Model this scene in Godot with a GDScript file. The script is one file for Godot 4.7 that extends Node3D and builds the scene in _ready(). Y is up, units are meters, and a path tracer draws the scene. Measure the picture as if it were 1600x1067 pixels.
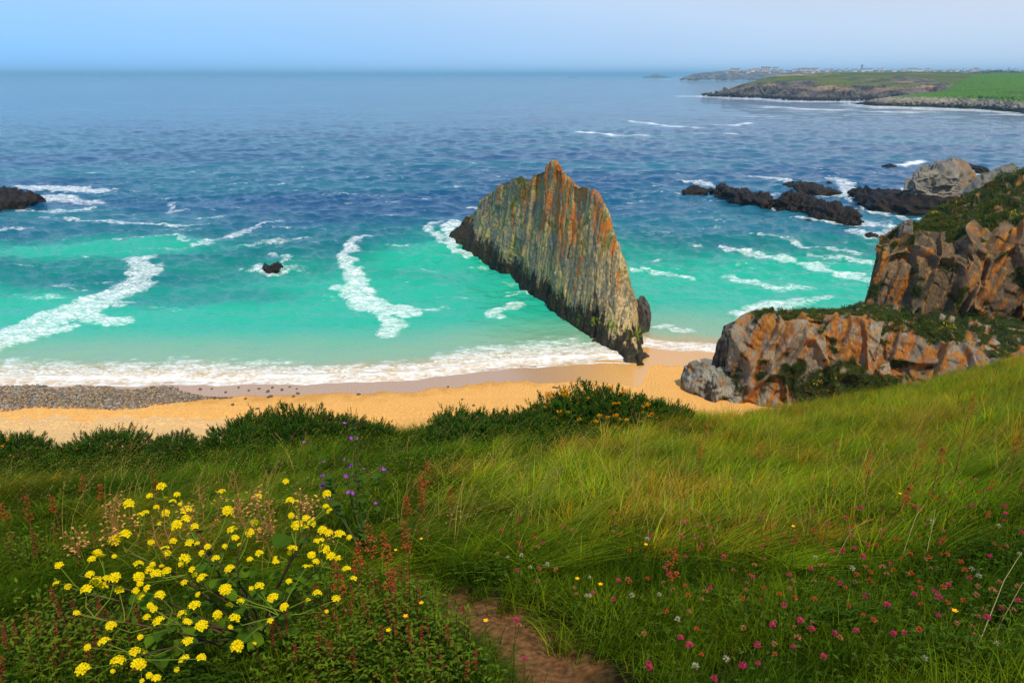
extends Node3D

# ---------------------------------------------------------------- mesh builder
class Shape:
	var v := PackedVector3Array()
	var n := PackedVector3Array()
	var c := PackedColorArray()
	var ix := PackedInt32Array()

	func tri(a: Vector3, b: Vector3, d: Vector3, col: Color) -> void:
		var m := (d - a).cross(b - a).normalized()
		var k := v.size()
		v.append(a); v.append(b); v.append(d)
		n.append(m); n.append(m); n.append(m)
		c.append(col); c.append(col); c.append(col)
		ix.append(k); ix.append(k + 1); ix.append(k + 2)

	func quad(a: Vector3, b: Vector3, d: Vector3, e: Vector3, col: Color) -> void:
		var m := (d - a).cross(b - a).normalized()
		var k := v.size()
		for p: Vector3 in [a, b, d, e]:
			v.append(p); n.append(m); c.append(col)
		for t: int in [0, 1, 2, 0, 2, 3]:
			ix.append(k + t)

	func tube(pts: Array, r0: float, r1: float, sides: int, col: Color) -> void:
		var k := v.size()
		var last := pts.size() - 1
		for i in pts.size():
			var p: Vector3 = pts[i]
			var q: Vector3 = pts[mini(i + 1, last)] - pts[maxi(i - 1, 0)]
			var ax := q.normalized()
			var s := ax.cross(Vector3(0.31, 0.2, 0.93)).normalized()
			var t := ax.cross(s)
			var r := lerpf(r0, r1, float(i) / last)
			for j in sides:
				var a := TAU * j / sides
				var o := s * cos(a) + t * sin(a)
				v.append(p + o * r); n.append(o); c.append(col)
		for i in last:
			for j in sides:
				var a := k + i * sides + j
				var b := k + i * sides + (j + 1) % sides
				for w: int in [a, a + sides, b, b, a + sides, b + sides]:
					ix.append(w)

	# a tapering, bending blade: root, direction it leans to, length, width
	func blade(root: Vector3, lean: Vector3, bend: float, length: float, width: float, col: Color, segs := 3) -> void:
		var side := lean.cross(Vector3.UP)
		if side.length() < 0.01:
			side = Vector3.RIGHT
		side = side.normalized()
		var k := v.size()
		for i in segs + 1:
			var t := float(i) / segs
			var p := root + Vector3.UP * length * (t - 0.55 * bend * t * t) + lean * length * bend * pow(t, 1.7)
			var w := width * 0.5 * (1.0 - t * 0.9) 
			var m := (Vector3.UP * (1.0 - 1.1 * bend * t) + lean * 1.7 * bend * pow(t + 0.001, 0.7)).cross(side).normalized()
			if i == segs:
				v.append(p); n.append(m); c.append(col)
			else:
				v.append(p - side * w); v.append(p + side * w)
				n.append(m); n.append(m); c.append(col); c.append(col)
		for i in segs:
			var a := k + i * 2
			if i == segs - 1:
				for w: int in [a, a + 1, a + 2]:
					ix.append(w)
			else:
				for w: int in [a, a + 1, a + 2, a + 1, a + 3, a + 2]:
					ix.append(w)

	# a folded pointed leaf
	func leaf(root: Vector3, dir: Vector3, up: Vector3, length: float, width: float, col: Color) -> void:
		var side := dir.cross(up).normalized()
		var m := side.cross(dir).normalized()
		var a := root + dir * length * 0.42 + side * width * 0.5 + m * width * 0.14
		var b := root + dir * length * 0.42 - side * width * 0.5 + m * width * 0.14
		var t := root + dir * length - m * length * 0.12
		var mid := root + dir * length * 0.45
		tri(root, a, mid, col); tri(root, mid, b, col)
		tri(a, t, mid, col); tri(mid, t, b, col)

	func ball(p: Vector3, r: Vector3, rings: int, segs: int, col: Color) -> void:
		var k := v.size()
		for i in rings + 1:
			var e := PI * i / rings
			for j in segs:
				var a := TAU * j / segs
				var o := Vector3(sin(e) * cos(a), cos(e), sin(e) * sin(a))
				v.append(p + o * r); n.append(o); c.append(col)
		for i in rings:
			for j in segs:
				var a := k + i * segs + j
				var b := k + i * segs + (j + 1) % segs
				for w: int in [a, a + segs, b, b, a + segs, b + segs]:
					ix.append(w)

	func done() -> ArrayMesh:
		var arr := []
		arr.resize(Mesh.ARRAY_MAX)
		arr[Mesh.ARRAY_VERTEX] = v; arr[Mesh.ARRAY_NORMAL] = n; arr[Mesh.ARRAY_COLOR] = c; arr[Mesh.ARRAY_INDEX] = ix
		var m := ArrayMesh.new()
		m.add_surface_from_arrays(Mesh.PRIMITIVE_TRIANGLES, arr)
		return m

# ---------------------------------------------------------------- names, labels
var used := {}
var rng := RandomNumberGenerator.new()
var M := {}

func numbered(called: String) -> String:
	var k: int = used.get(called, 0)
	used[called] = k + 1
	return called if k == 0 else "%s_%03d" % [called, k]

func tag(o: Node, label: String, category: String, group := "", kind := "") -> Node:
	if label: o.set_meta("label", label)
	if category: o.set_meta("category", category)
	if group: o.set_meta("group", group)
	if kind: o.set_meta("kind", kind)
	return o

func put(called: String, mesh: Mesh, mat: Material, parent: Node = null) -> MeshInstance3D:
	var o := MeshInstance3D.new()
	o.mesh = mesh
	if mat: o.material_override = mat
	if parent:
		o.name = called
		parent.add_child(o, true)
	else:
		o.name = numbered(called)
		add_child(o)
	return o

func base(called: String, where := Vector3.ZERO, turn := 0.0) -> Node3D:
	var o := Node3D.new()
	o.name = numbered(called)
	add_child(o)
	o.position = where
	o.rotation.y = turn
	return o

func copy(src: Node3D, where: Vector3, turn: float, size: float) -> Node3D:
	var o: Node3D = src.duplicate()
	o.name = numbered(String(src.name).rstrip("0123456789").rstrip("_"))
	add_child(o)
	o.position = where
	o.rotation = Vector3(0, turn, 0)
	o.scale = Vector3.ONE * size
	return o

func many(called: String, mesh: Mesh, mat: Material, at: Array, cols: Array, parent: Node = null) -> MultiMeshInstance3D:
	var mm := MultiMesh.new()
	mm.transform_format = MultiMesh.TRANSFORM_3D
	mm.use_colors = true
	mm.mesh = mesh
	mm.instance_count = at.size()
	for i in at.size():
		mm.set_instance_transform(i, at[i])
		mm.set_instance_color(i, cols[i])
	var o := MultiMeshInstance3D.new()
	o.multimesh = mm
	o.material_override = mat
	if parent:
		o.name = called
		parent.add_child(o, true)
	else:
		o.name = numbered(called)
		add_child(o)
	o.set_meta("kind", "stuff")
	return o

func noise(sd: int, freq: float, octaves := 3, type := FastNoiseLite.TYPE_SIMPLEX_SMOOTH) -> FastNoiseLite:
	var f := FastNoiseLite.new()
	f.seed = sd
	f.frequency = freq
	f.noise_type = type
	f.fractal_type = FastNoiseLite.FRACTAL_FBM if octaves > 1 else FastNoiseLite.FRACTAL_NONE
	f.fractal_octaves = octaves
	return f

func cells(sd: int, freq: float, back := FastNoiseLite.RETURN_CELL_VALUE) -> FastNoiseLite:
	var f := noise(sd, freq, 1, FastNoiseLite.TYPE_CELLULAR)
	f.cellular_return_type = back
	f.cellular_jitter = 0.9
	return f

func noise_map(sd: int, freq: float, size: int, lo: Color, hi: Color, type := FastNoiseLite.TYPE_SIMPLEX_SMOOTH, octaves := 4) -> NoiseTexture2D:
	var t := NoiseTexture2D.new()
	t.width = size; t.height = size; t.seamless = true
	t.noise = noise(sd, freq, octaves, type)
	var g := Gradient.new()
	g.set_color(0, lo); g.set_color(1, hi)
	t.color_ramp = g
	return t

func painted(rough := 0.8, spec := 0.3) -> StandardMaterial3D:
	var m := StandardMaterial3D.new()
	m.vertex_color_use_as_albedo = true
	m.roughness = rough
	m.metallic_specular = spec
	return m

func leafy(back := 0.5) -> StandardMaterial3D:
	var m := painted(0.75, 0.12)
	m.backlight_enabled = true
	m.backlight = Color(back, back, back).linear_to_srgb()
	m.cull_mode = BaseMaterial3D.CULL_DISABLED
	return m

# ---------------------------------------------------------------- lay of the land
const FOOT := 34.75
const CREST := [[-1.491, 8, 31.38], [-1.088, 8.5, 31.22], [-0.791, 9, 30.98], [-0.592, 9, 31.03], [-0.344, 9.5, 30.87], [-0.098, 10, 30.82], [0.126, 10.5, 30.72], [0.33, 11.5, 30.26], [0.482, 13, 29.82], [0.62, 15, 29.38], [0.753, 17, 29.16], [1.014, 20, 29.28], [1.355, 22, 29.97]]
const SHORE := [Vector2(-178.04, -81.14), Vector2(-86.19, -82.3), Vector2(-63.07, -82.89), Vector2(-51.46, -83.28), Vector2(-39.67, -83.48), Vector2(-30.21, -83.68), Vector2(-22.31, -83.89), Vector2(-16.032, -84.5), Vector2(-11.341, -85.53), Vector2(-6.592, -87.22), Vector2(0, -88.98), Vector2(5.908, -89.66), Vector2(11.07, -90.57), Vector2(15.788, -90.8), Vector2(18.075, -96.93), Vector2(23.22, -95.64), Vector2(30.02, -94.39), Vector2(39.28, -93.17), Vector2(77.85, -92.21), Vector2(132.41, -87.66)]
var n_land := noise(3, 0.35, 3)
var n_shore := noise(5, 0.16, 3)

func hill(x: float, z: float) -> float:
	var d := maxf(-z, 0.0)
	var u := x / maxf(d, 1.5)
	var i := 0
	while i < CREST.size() - 2 and u > CREST[i + 1][0]:
		i += 1
	var k: float = clampf((u - CREST[i][0]) / (CREST[i + 1][0] - CREST[i][0]), 0.0, 1.0)
	var dc: float = lerpf(CREST[i][1], CREST[i + 1][1], k)
	var hc: float = lerpf(CREST[i][2], CREST[i + 1][2], k)
	var s0 := (FOOT - hc) / dc
	var h: float
	if -z < dc:
		h = FOOT + s0 * z
	else:
		var e := -z - dc
		if e < 1.6:
			h = hc - s0 * e - 0.25 * e * e
		else:
			h = hc - s0 * 1.6 - 0.64 - (e - 1.6) * (s0 + 0.8)
	return maxf(h + n_land.get_noise_2d(x, z) * 0.09 * clampf(d * 0.3, 0.15, 1.0) - path_dip(x, z), -2.0)

const PATH := [Vector2(-0.748, -3.579), Vector2(-0.358, -3.064), Vector2(-0.117, -2.731), Vector2(0.103, -2.352), Vector2(0.194, -2.036), Vector2(0.243, -1.597)]
func path_near(x: float, z: float) -> float:
	var best := 99.0
	var p := Vector2(x, z)
	for i in PATH.size() - 1:
		best = minf(best, p.distance_to(Geometry2D.get_closest_point_to_segment(p, PATH[i], PATH[i + 1])))
	return best
func path_dip(x: float, z: float) -> float:
	if z < -5.0 or absf(x) > 2.5:
		return 0.0
	return 0.05 * smoothstep(0.22, 0.08, path_near(x, z))

func on_hill(p: Vector2) -> Vector3:
	return Vector3(p.x, hill(p.x, p.y), p.y)

func shore_z(x: float) -> float:
	var i := 0
	while i < SHORE.size() - 2 and x > SHORE[i + 1].x:
		i += 1
	var k: float = clampf((x - SHORE[i].x) / (SHORE[i + 1].x - SHORE[i].x), 0.0, 1.0)
	return lerpf(SHORE[i].y, SHORE[i + 1].y, k) + n_shore.get_noise_1d(x) * 0.7

func lin(table: Array, x: float) -> float:
	if x <= table[0][0]: return table[0][1]
	for i in table.size() - 1:
		if x < table[i + 1][0]:
			return lerpf(table[i][1], table[i + 1][1], (x - table[i][0]) / (table[i + 1][0] - table[i][0]))
	return table[-1][1]

func beach_h(x: float, z: float, sz: float) -> float:
	var e := z - sz
	if e < 0.0:
		return e * 0.07
	return e * 0.03 + maxf(0.0, e - 10.0) * 0.06

# ---------------------------------------------------------------- main
func _ready() -> void:
	rng.seed = 11
	var cam := Camera3D.new()
	cam.name = "camera"
	cam.fov = 50.0
	cam.far = 90000.0
	cam.near = 0.05
	add_child(cam)
	cam.position = Vector3(0, 36, 0)
	cam.rotation_degrees = Vector3(-20, 0, 0)
	cam.current = true

	var env := Environment.new()
	env.background_mode = Environment.BG_SKY
	var sky := Sky.new()
	var pano := PanoramaSkyMaterial.new()
	pano.panorama = make_sky()
	sky.sky_material = pano
	env.sky = sky
	env.tonemap_mode = Environment.TONE_MAPPER_LINEAR
	env.tonemap_exposure = 1.06
	env.fog_enabled = true
	env.fog_density = 0.00009
	env.fog_light_color = Color(0.62, 0.86, 1.0)
	env.sdfgi_enabled = true
	env.ssao_enabled = true
	env.ssil_enabled = true
	var we := WorldEnvironment.new()
	we.name = "environment"
	we.environment = env
	add_child(we)

	var sun := DirectionalLight3D.new()
	sun.name = "sun"
	sun.light_energy = 1.3
	sun.light_color = Color(1.0, 0.93, 0.80)
	sun.light_angular_distance = 3.0
	sun.shadow_enabled = true
	add_child(sun)
	sun.look_at_from_position(Vector3.ZERO, -Vector3(0.22, 0.80, 0.48), Vector3.UP)

	make_materials()
	print("sea"); make_sea()
	print("beach"); make_beach()
	print("hill"); make_hillside()
	print("rocks"); make_rocks()
	print("far"); make_far_shore()
	print("plants"); make_plants()
	print("done")

func make_sky() -> ImageTexture:
	var haze := noise(7, 0.03, 4)
	var im := Image.create(512, 256, false, Image.FORMAT_RGBF)
	for j in 256:
		var el := 90.0 - (j + 0.5) / 256.0 * 180.0
		for i in 512:
			var az := (i + 0.5) / 512.0 * TAU
			var t := 0.5 + 0.5 * sin(az)
			var e := clampf(el / 8.0, 0.0, 1.0)
			var low := Color(0.28, 0.61, 1.08).lerp(Color(0.60, 0.72, 0.87), smoothstep(0.15, 0.95, t))
			var mid := Color(0.42, 0.67, 0.96).lerp(Color(0.72, 0.73, 0.81), smoothstep(0.15, 0.95, t))
			var c := low.lerp(mid, smoothstep(0.0, 1.0, e))
			c = c.lerp(Color(0.36, 0.57, 0.90), smoothstep(6.0, 24.0, el)).lerp(Color(0.25, 0.44, 0.78), smoothstep(24.0, 70.0, el))
			c = c * (1.0 + 0.05 * haze.get_noise_2d(sin(az) * 60.0, cos(az) * 60.0 + el * 9.0))
			im.set_pixel(i, j, c)
	return ImageTexture.create_from_image(im)

func make_materials() -> void:
	# bare rock: vertex colours carry the stone, the maps give grain and relief
	var r := painted(0.85, 0.3)
	r.albedo_texture = noise_map(21, 0.03, 512, Color(0.62, 0.62, 0.62), Color(1, 1, 1), FastNoiseLite.TYPE_SIMPLEX, 5)
	r.uv1_triplanar = true; r.uv1_world_triplanar = true
	r.uv1_scale = Vector3(0.22, 0.07, 0.22)
	r.heightmap_enabled = true
	r.heightmap_texture = noise_map(22, 0.02, 512, Color(0, 0, 0), Color(1, 1, 1), FastNoiseLite.TYPE_SIMPLEX, 6)
	r.heightmap_scale = 8.0
	M.rock = r
	var w: StandardMaterial3D = r.duplicate()
	w.roughness = 0.5
	w.heightmap_scale = 25.0
	w.uv1_scale = Vector3.ONE * 0.2
	M.wet_rock = w
	var s := painted(0.95, 0.2)
	s.albedo_texture = noise_map(23, 0.05, 512, Color(0.86, 0.84, 0.82), Color(1, 1, 1), FastNoiseLite.TYPE_SIMPLEX, 5)
	s.uv1_triplanar = true; s.uv1_world_triplanar = true
	s.uv1_scale = Vector3.ONE * 0.17
	s.heightmap_enabled = true
	s.heightmap_texture = noise_map(24, 0.03, 512, Color(0, 0, 0), Color(1, 1, 1), FastNoiseLite.TYPE_SIMPLEX, 5)
	s.heightmap_scale = 14.0
	M.sand = s
	var ws := painted(0.17, 0.5)
	ws.albedo_texture = s.albedo_texture
	ws.uv1_triplanar = true; ws.uv1_world_triplanar = true
	ws.uv1_scale = Vector3.ONE * 0.11
	M.wet_sand = ws
	var so := painted(1.0, 0.1)
	so.albedo_texture = noise_map(25, 0.04, 512, Color(0.5, 0.5, 0.5), Color(1, 1, 1), FastNoiseLite.TYPE_SIMPLEX, 5)
	so.uv1_triplanar = true; so.uv1_world_triplanar = true
	so.uv1_scale = Vector3.ONE * 0.9
	so.heightmap_enabled = true
	so.heightmap_texture = so.albedo_texture
	so.heightmap_scale = 1.0
	M.soil = so
	M.leaf = leafy(0.5)
	M.petal = leafy(0.35)
	M.twig = painted(0.8, 0.25)
	M.pebble_dark = StandardMaterial3D.new()
	M.pebble_dark.albedo_color = Color(0.08, 0.065, 0.05).linear_to_srgb()
	M.pebble_dark.roughness = 0.8
	M.land = painted(0.95, 0.15)
	M.house = painted(0.8, 0.3)

# ---------------------------------------------------------------- sea
const SEA_X0 := -170.0
const SEA_Z0 := -330.0
const SEA_W := 360.0
const SEA_D := 262.0
const FOAM := [
	[[-73.99, -94.14, 3.98, 1], [-73.34, -98.51, 3.98, 1], [-73.08, -107.14, 4.64, 1], [-71.39, -114.72, 4.64, 1], [-70.53, -122.13, 3.98, 0.95], [-70, -131.34, 3.31, 0.9], [-74.3, -145.06, 3.31, 0.85], [-80.57, -151.76, 1.99, 0.7]],
	[[-69.86, -111.98, 1.99, 0.85], [-64.03, -108.71, 1.99, 0.85], [-60.24, -107.14, 1.53, 0.7]],
	[[-74.16, -102.66, 1.99, 0.7], [-69.41, -102.66, 2.65, 0.85], [-67.28, -105.61, 1.99, 0.75]],
	[[-69.32, -119.82, 1.99, 0.9], [-65.28, -116.13, 1.53, 0.7]],
	[[-35.12, -172.79, 1.53, 0.6], [-36.17, -161.65, 1.91, 0.8], [-35.63, -150.61, 1.99, 0.9], [-31.05, -136.92, 1.99, 0.95], [-28.6, -126.17, 2.32, 1], [-24.62, -117.22, 3.31, 1], [-20.77, -113.33, 2.65, 1], [-17.371, -111.31, 1.99, 0.9], [-15.328, -111.31, 1.53, 0.6]],
	[[-31.07, -127, 1.99, 0.9], [-26.05, -119.06, 1.99, 0.9]],
	[[-20.44, -111.31, 1.99, 0.9], [-18.424, -106.22, 1.99, 0.9], [-19.018, -101.52, 1.53, 0.8]],
	[[-16.526, -112.65, 1.53, 0.6], [-10.615, -116.13, 1.15, 0.4]],
	[[0, -117.22, 1.22, 0.7], [-3.099, -112.65, 1.68, 0.85], [-1.501, -108.71, 1.15, 0.6]],
	[[-1.111, -122.13, 0.765, 0.5], [3.401, -124.93, 1.15, 0.6]],
	[[4.72, -123.72, 0.765, 0.9], [6.332, -119.82, 0.765, 0.9], [7.389, -115.42, 0.765, 0.7]],
	[[-177.24, -256.64, 2.65, 0.9], [-161.15, -252.04, 3.98, 1], [-147.75, -247.6, 5.3, 1], [-136.14, -241.9, 3.98, 0.95]],
	[[-159.02, -235.11, 3.31, 0.8], [-139.55, -226.2, 3.98, 0.9], [-123.94, -219.05, 2.65, 0.6]],
	[[-138.55, -205.97, 1.99, 0.7], [-128.35, -203.93, 2.65, 0.6], [-118.06, -208.04, 1.99, 0.5]],
	[[-127.18, -196.14, 1.22, 0.5], [-110.94, -191.55, 1.53, 0.6], [-97.85, -185.45, 1.53, 0.7], [-85.34, -182.95, 1.91, 0.7], [-76.65, -185.45, 1.22, 0.5]],
	[[-109, -200.94, 1.07, 0.5], [-97.16, -205.97, 1.53, 0.6], [-90.82, -208.04, 1.07, 0.5]],
	[[-93.91, -171.32, 0.918, 0.4], [-81.15, -169.87, 1.22, 0.5], [-73.42, -165.67, 1.15, 0.5]],
	[[-71.58, -162.97, 1.99, 0.7], [-69.34, -168.45, 2.32, 0.75], [-67.26, -177.34, 1.91, 0.65], [-64.15, -187.16, 1.38, 0.5], [-61.32, -194.28, 1.15, 0.4]],
	[[-101.06, -219.05, 1.53, 0.5], [-96.26, -205.97, 0.765, 0.4]],
	[[-84.21, -196.14, 1.53, 0.6], [-79.48, -201.93, 1.07, 0.5]],
	[[-61.49, -160.99, 1.15, 0.5], [-54.33, -165.67, 1.53, 0.6], [-49.62, -172.79, 1.53, 0.5]],
	[[-126.17, -178.91, 1.99, 0.5], [-120.85, -180.51, 1.53, 0.5]],
	[[-51.96, -145.06, 1.53, 0.75], [-47.81, -136.92, 1.22, 0.8], [-45.01, -135.01, 1.07, 0.7], [-43.94, -138.87, 1.07, 0.6], [-47.27, -149.47, 1.07, 0.6], [-51.82, -152.94, 1.15, 0.5]],
	[[-12.093, -213.41, 1.53, 0.8], [-8.802, -210.16, 1.53, 0.8]],
	[[-14.792, -191.55, 1.99, 0.9], [-16.035, -182.13, 2.65, 0.95], [-14.166, -168.45, 1.99, 0.95], [-11.791, -157.81, 1.91, 0.9], [-9.681, -150.61, 1.15, 0.7]],
	[[-18.25, -188.89, 1.53, 0.6], [-21.38, -187.16, 1.53, 0.45]],
	[[-16.028, -164.31, 1.53, 0.6], [-18.619, -175.8, 1.99, 0.6], [-23.45, -183.78, 1.53, 0.4]],
	[[23.09, -138.87, 1.22, 0.6], [28.62, -138.38, 1.53, 0.7], [33.85, -134.08, 1.24, 0.448]],
	[[26.34, -147.23, 0.918, 0.4], [31.93, -148.9, 1.07, 0.5]],
	[[47, -162.97, 1.55, 0.672], [50.17, -156.56, 2.07, 0.784], [54.16, -151.76, 2.59, 0.84], [57.16, -145.06, 2.48, 0.784], [61.16, -138.87, 2.69, 0.896], [64.48, -135.01, 2.48, 0.784], [66.97, -130.45, 2.07, 0.672]],
	[[57.56, -171.32, 1.24, 0.448], [63.14, -165.67, 1.45, 0.616], [67.88, -159.07, 1.66, 0.672], [73.64, -152.94, 1.45, 0.616]],
	[[40.15, -135.01, 1.55, 0.56], [43.63, -130.45, 1.66, 0.672], [46.9, -126.17, 1.45, 0.616], [52.93, -127, 1.24, 0.448]],
	[[63.64, -151.76, 1.55, 0.56], [69.8, -147.23, 1.66, 0.616], [74.58, -143.46, 1.86, 0.56]],
	[[36.79, -111.31, 2.69, 1], [40.42, -114.72, 3.59, 1], [44.05, -116.13, 2.69, 0.896], [49.11, -118.32, 2.07, 0.56]],
	[[37.02, -108.71, 2.48, 0.952], [35.1, -105.61, 1.55, 0.672]],
	[[48.31, -119.06, 1.45, 0.56], [54.43, -122.13, 1.24, 0.448]],
	[[19.887, -105.01, 1.07, 0.6], [23.28, -105.01, 1.22, 0.6], [26.15, -102.66, 1.24, 0.56]],
	[[60.4, -269.73, 2.69, 0.672], [65.41, -266.34, 2.69, 0.84], [68.68, -256.64, 2.48, 0.672]],
	[[71.48, -239.14, 2.07, 0.56], [64.21, -231.21, 1.55, 0.56]],
	[[86.9, -276.76, 2.69, 0.616], [94.02, -280.41, 3.59, 0.784], [98.13, -268.02, 3.59, 0.784], [97.48, -256.64, 2.69, 0.672]],
	[[89.09, -239.14, 2.59, 0.672], [99.37, -233.8, 2.69, 0.728], [109.96, -241.9, 3.14, 0.784], [116.56, -259.8, 3.59, 0.784], [117.85, -276.76, 2.69, 0.56]],
	[[76.1, -210.16, 2.07, 0.784], [84.13, -214.52, 2.69, 1], [86.37, -205.97, 2.69, 1], [83.35, -196.14, 2.07, 0.896]],
	[[75.62, -196.14, 1.66, 0.672], [80.6, -187.16, 2.07, 0.784], [88.88, -185.45, 2.28, 0.784], [94.57, -188.89, 2.07, 0.56]],
	[[105.15, -226.2, 3.59, 0.84], [109.92, -223.77, 3.59, 1], [112.67, -221.39, 2.48, 1], [102.83, -214.52, 2.59, 0.672]],
	[[99.9, -208.04, 2.48, 0.784], [102.08, -201.93, 2.48, 0.896], [102.99, -192.45, 1.86, 0.784], [108.05, -192.45, 1.24, 0.56]],
	[[82.9, -177.34, 2.07, 0.56], [84.16, -169.87, 2.48, 0.728], [90.08, -172.79, 2.48, 0.672], [96.21, -182.13, 2.07, 0.56]],
	[[89.09, -191.55, 2.69, 0.56], [96.22, -185.45, 2.69, 0.56]],
]
const FAR_FOAM := [
	[[45.67, -511.48, 7, 1], [58.99, -499.94, 8, 1], [64.45, -483.55, 6, 0.9], [84.76, -478.32, 3, 0.4]],
	[[94.54, -644.63, 8, 0.5], [107.39, -609.51, 14, 0.75], [119.85, -570.55, 12, 0.7], [133.99, -549.44, 7, 0.45]],
	[[120.09, -499.94, 4, 0.5], [147.48, -499.94, 6, 0.45]],
	[[154.88, -585.54, 5, 0.5], [169.91, -577.95, 5, 0.7], [190.23, -609.51, 5, 0.8]],
	[[212.45, -705.42, 4, 0.35], [241.96, -705.42, 6, 0.35]],
	[[322.94, -1391.14, 48, 0.6], [346.56, -1370.31, 67.2, 1], [380.75, -1311.39, 86.4, 1], [385.99, -1223.59, 86.4, 1], [408.98, -1118.58, 67.2, 1], [449.99, -1105.01, 48, 0.9], [500.5, -1105.01, 28.8, 0.7]],
	[[308.32, -974.77, 28.8, 0.5], [320.42, -915.75, 43.2, 0.8], [335.2, -855.23, 43.2, 0.8], [358.96, -847.22, 28.8, 0.6]],
	[[450.54, -1041.79, 28.8, 0.7], [446.26, -974.77, 57.6, 1], [457.74, -915.75, 76.8, 1], [481.51, -888.81, 86.4, 1], [494.63, -847.22, 76.8, 1], [498.83, -802.11, 67.2, 1], [492.61, -736.6, 38.4, 1]],
	[[374.96, -802.11, 24, 0.45], [408, -788.11, 28.8, 0.5], [444.25, -806.41, 12.8, 0.4]],
	[[165.84, -317.9, 4, 0.8], [180.4, -330.08, 4, 0.9], [180.71, -320.27, 3, 0.8]],
	[[176.62, -291.92, 3, 0.7], [185.47, -287.99, 2, 0.6]],
	[[1295.07, -7870.79, 30, 0.5], [1462.84, -7256.43, 30, 0.6]],
	[[520.48, -10548.55, 30, 0.4], [780.73, -10548.55, 30, 0.5], [1013.02, -9474.41, 30, 0.4]],
]

func sea_colour(x: float, z: float, off: float) -> Color:
	var sway := n_sea_big.get_noise_2d(x, z * 1.5)
	var d := off * (1.0 + 0.22 * sway)
	var sandy := Color(0.46, 0.30, 0.13)
	var milky := Color(0.20, 0.37, 0.24)
	var bright := Color(0.016, 0.38, 0.255)
	var green := Color(0.008, 0.20, 0.165)
	var teal := Color(0.006, 0.125, 0.15)
	var blue := Color(0.005, 0.062, 0.15)
	var c := sandy.lerp(milky, smoothstep(1.5, 9.0, d))
	c = c.lerp(bright, smoothstep(8.0, 26.0, d))
	c = c.lerp(green, smoothstep(34.0, 62.0, d))
	c = c.lerp(teal, smoothstep(54.0, 84.0, d))
	c = c.lerp(blue, smoothstep(80.0, 122.0, d))
	for e: Array in sea_patches:
		var q := Vector2((x - e[0]) / e[2], (z - e[1]) / e[3]).length() + 0.35 * sway
		var k := smoothstep(1.1, 0.35, q) * float(e[4])
		if k > 0.0:
			c = c.lerp(bright if e[5] == 0 else (teal if e[5] == 1 else green), k)
	return c

var n_sea_big := noise(31, 0.02, 3)
var sea_patches := [
	[-13.0, -152.0, 22.0, 34.0, 0.95, 0],
	[-20.0, -118.0, 26.0, 16.0, 0.8, 0],
	[-92.0, -160.0, 40.0, 14.0, 0.85, 0],
	[-75.0, -132.0, 34.0, 10.0, 0.75, 1],
	[-52.0, -121.0, 22.0, 8.0, 0.55, 1],
	[-110.0, -142.0, 26.0, 8.0, 0.7, 1],
	[-48.0, -175.0, 26.0, 16.0, 0.6, 1],
	[-130.0, -200.0, 40.0, 14.0, 0.45, 2],
	[45.0, -135.0, 34.0, 26.0, 0.6, 0],
	[75.0, -165.0, 36.0, 18.0, 0.5, 2],
]

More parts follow.
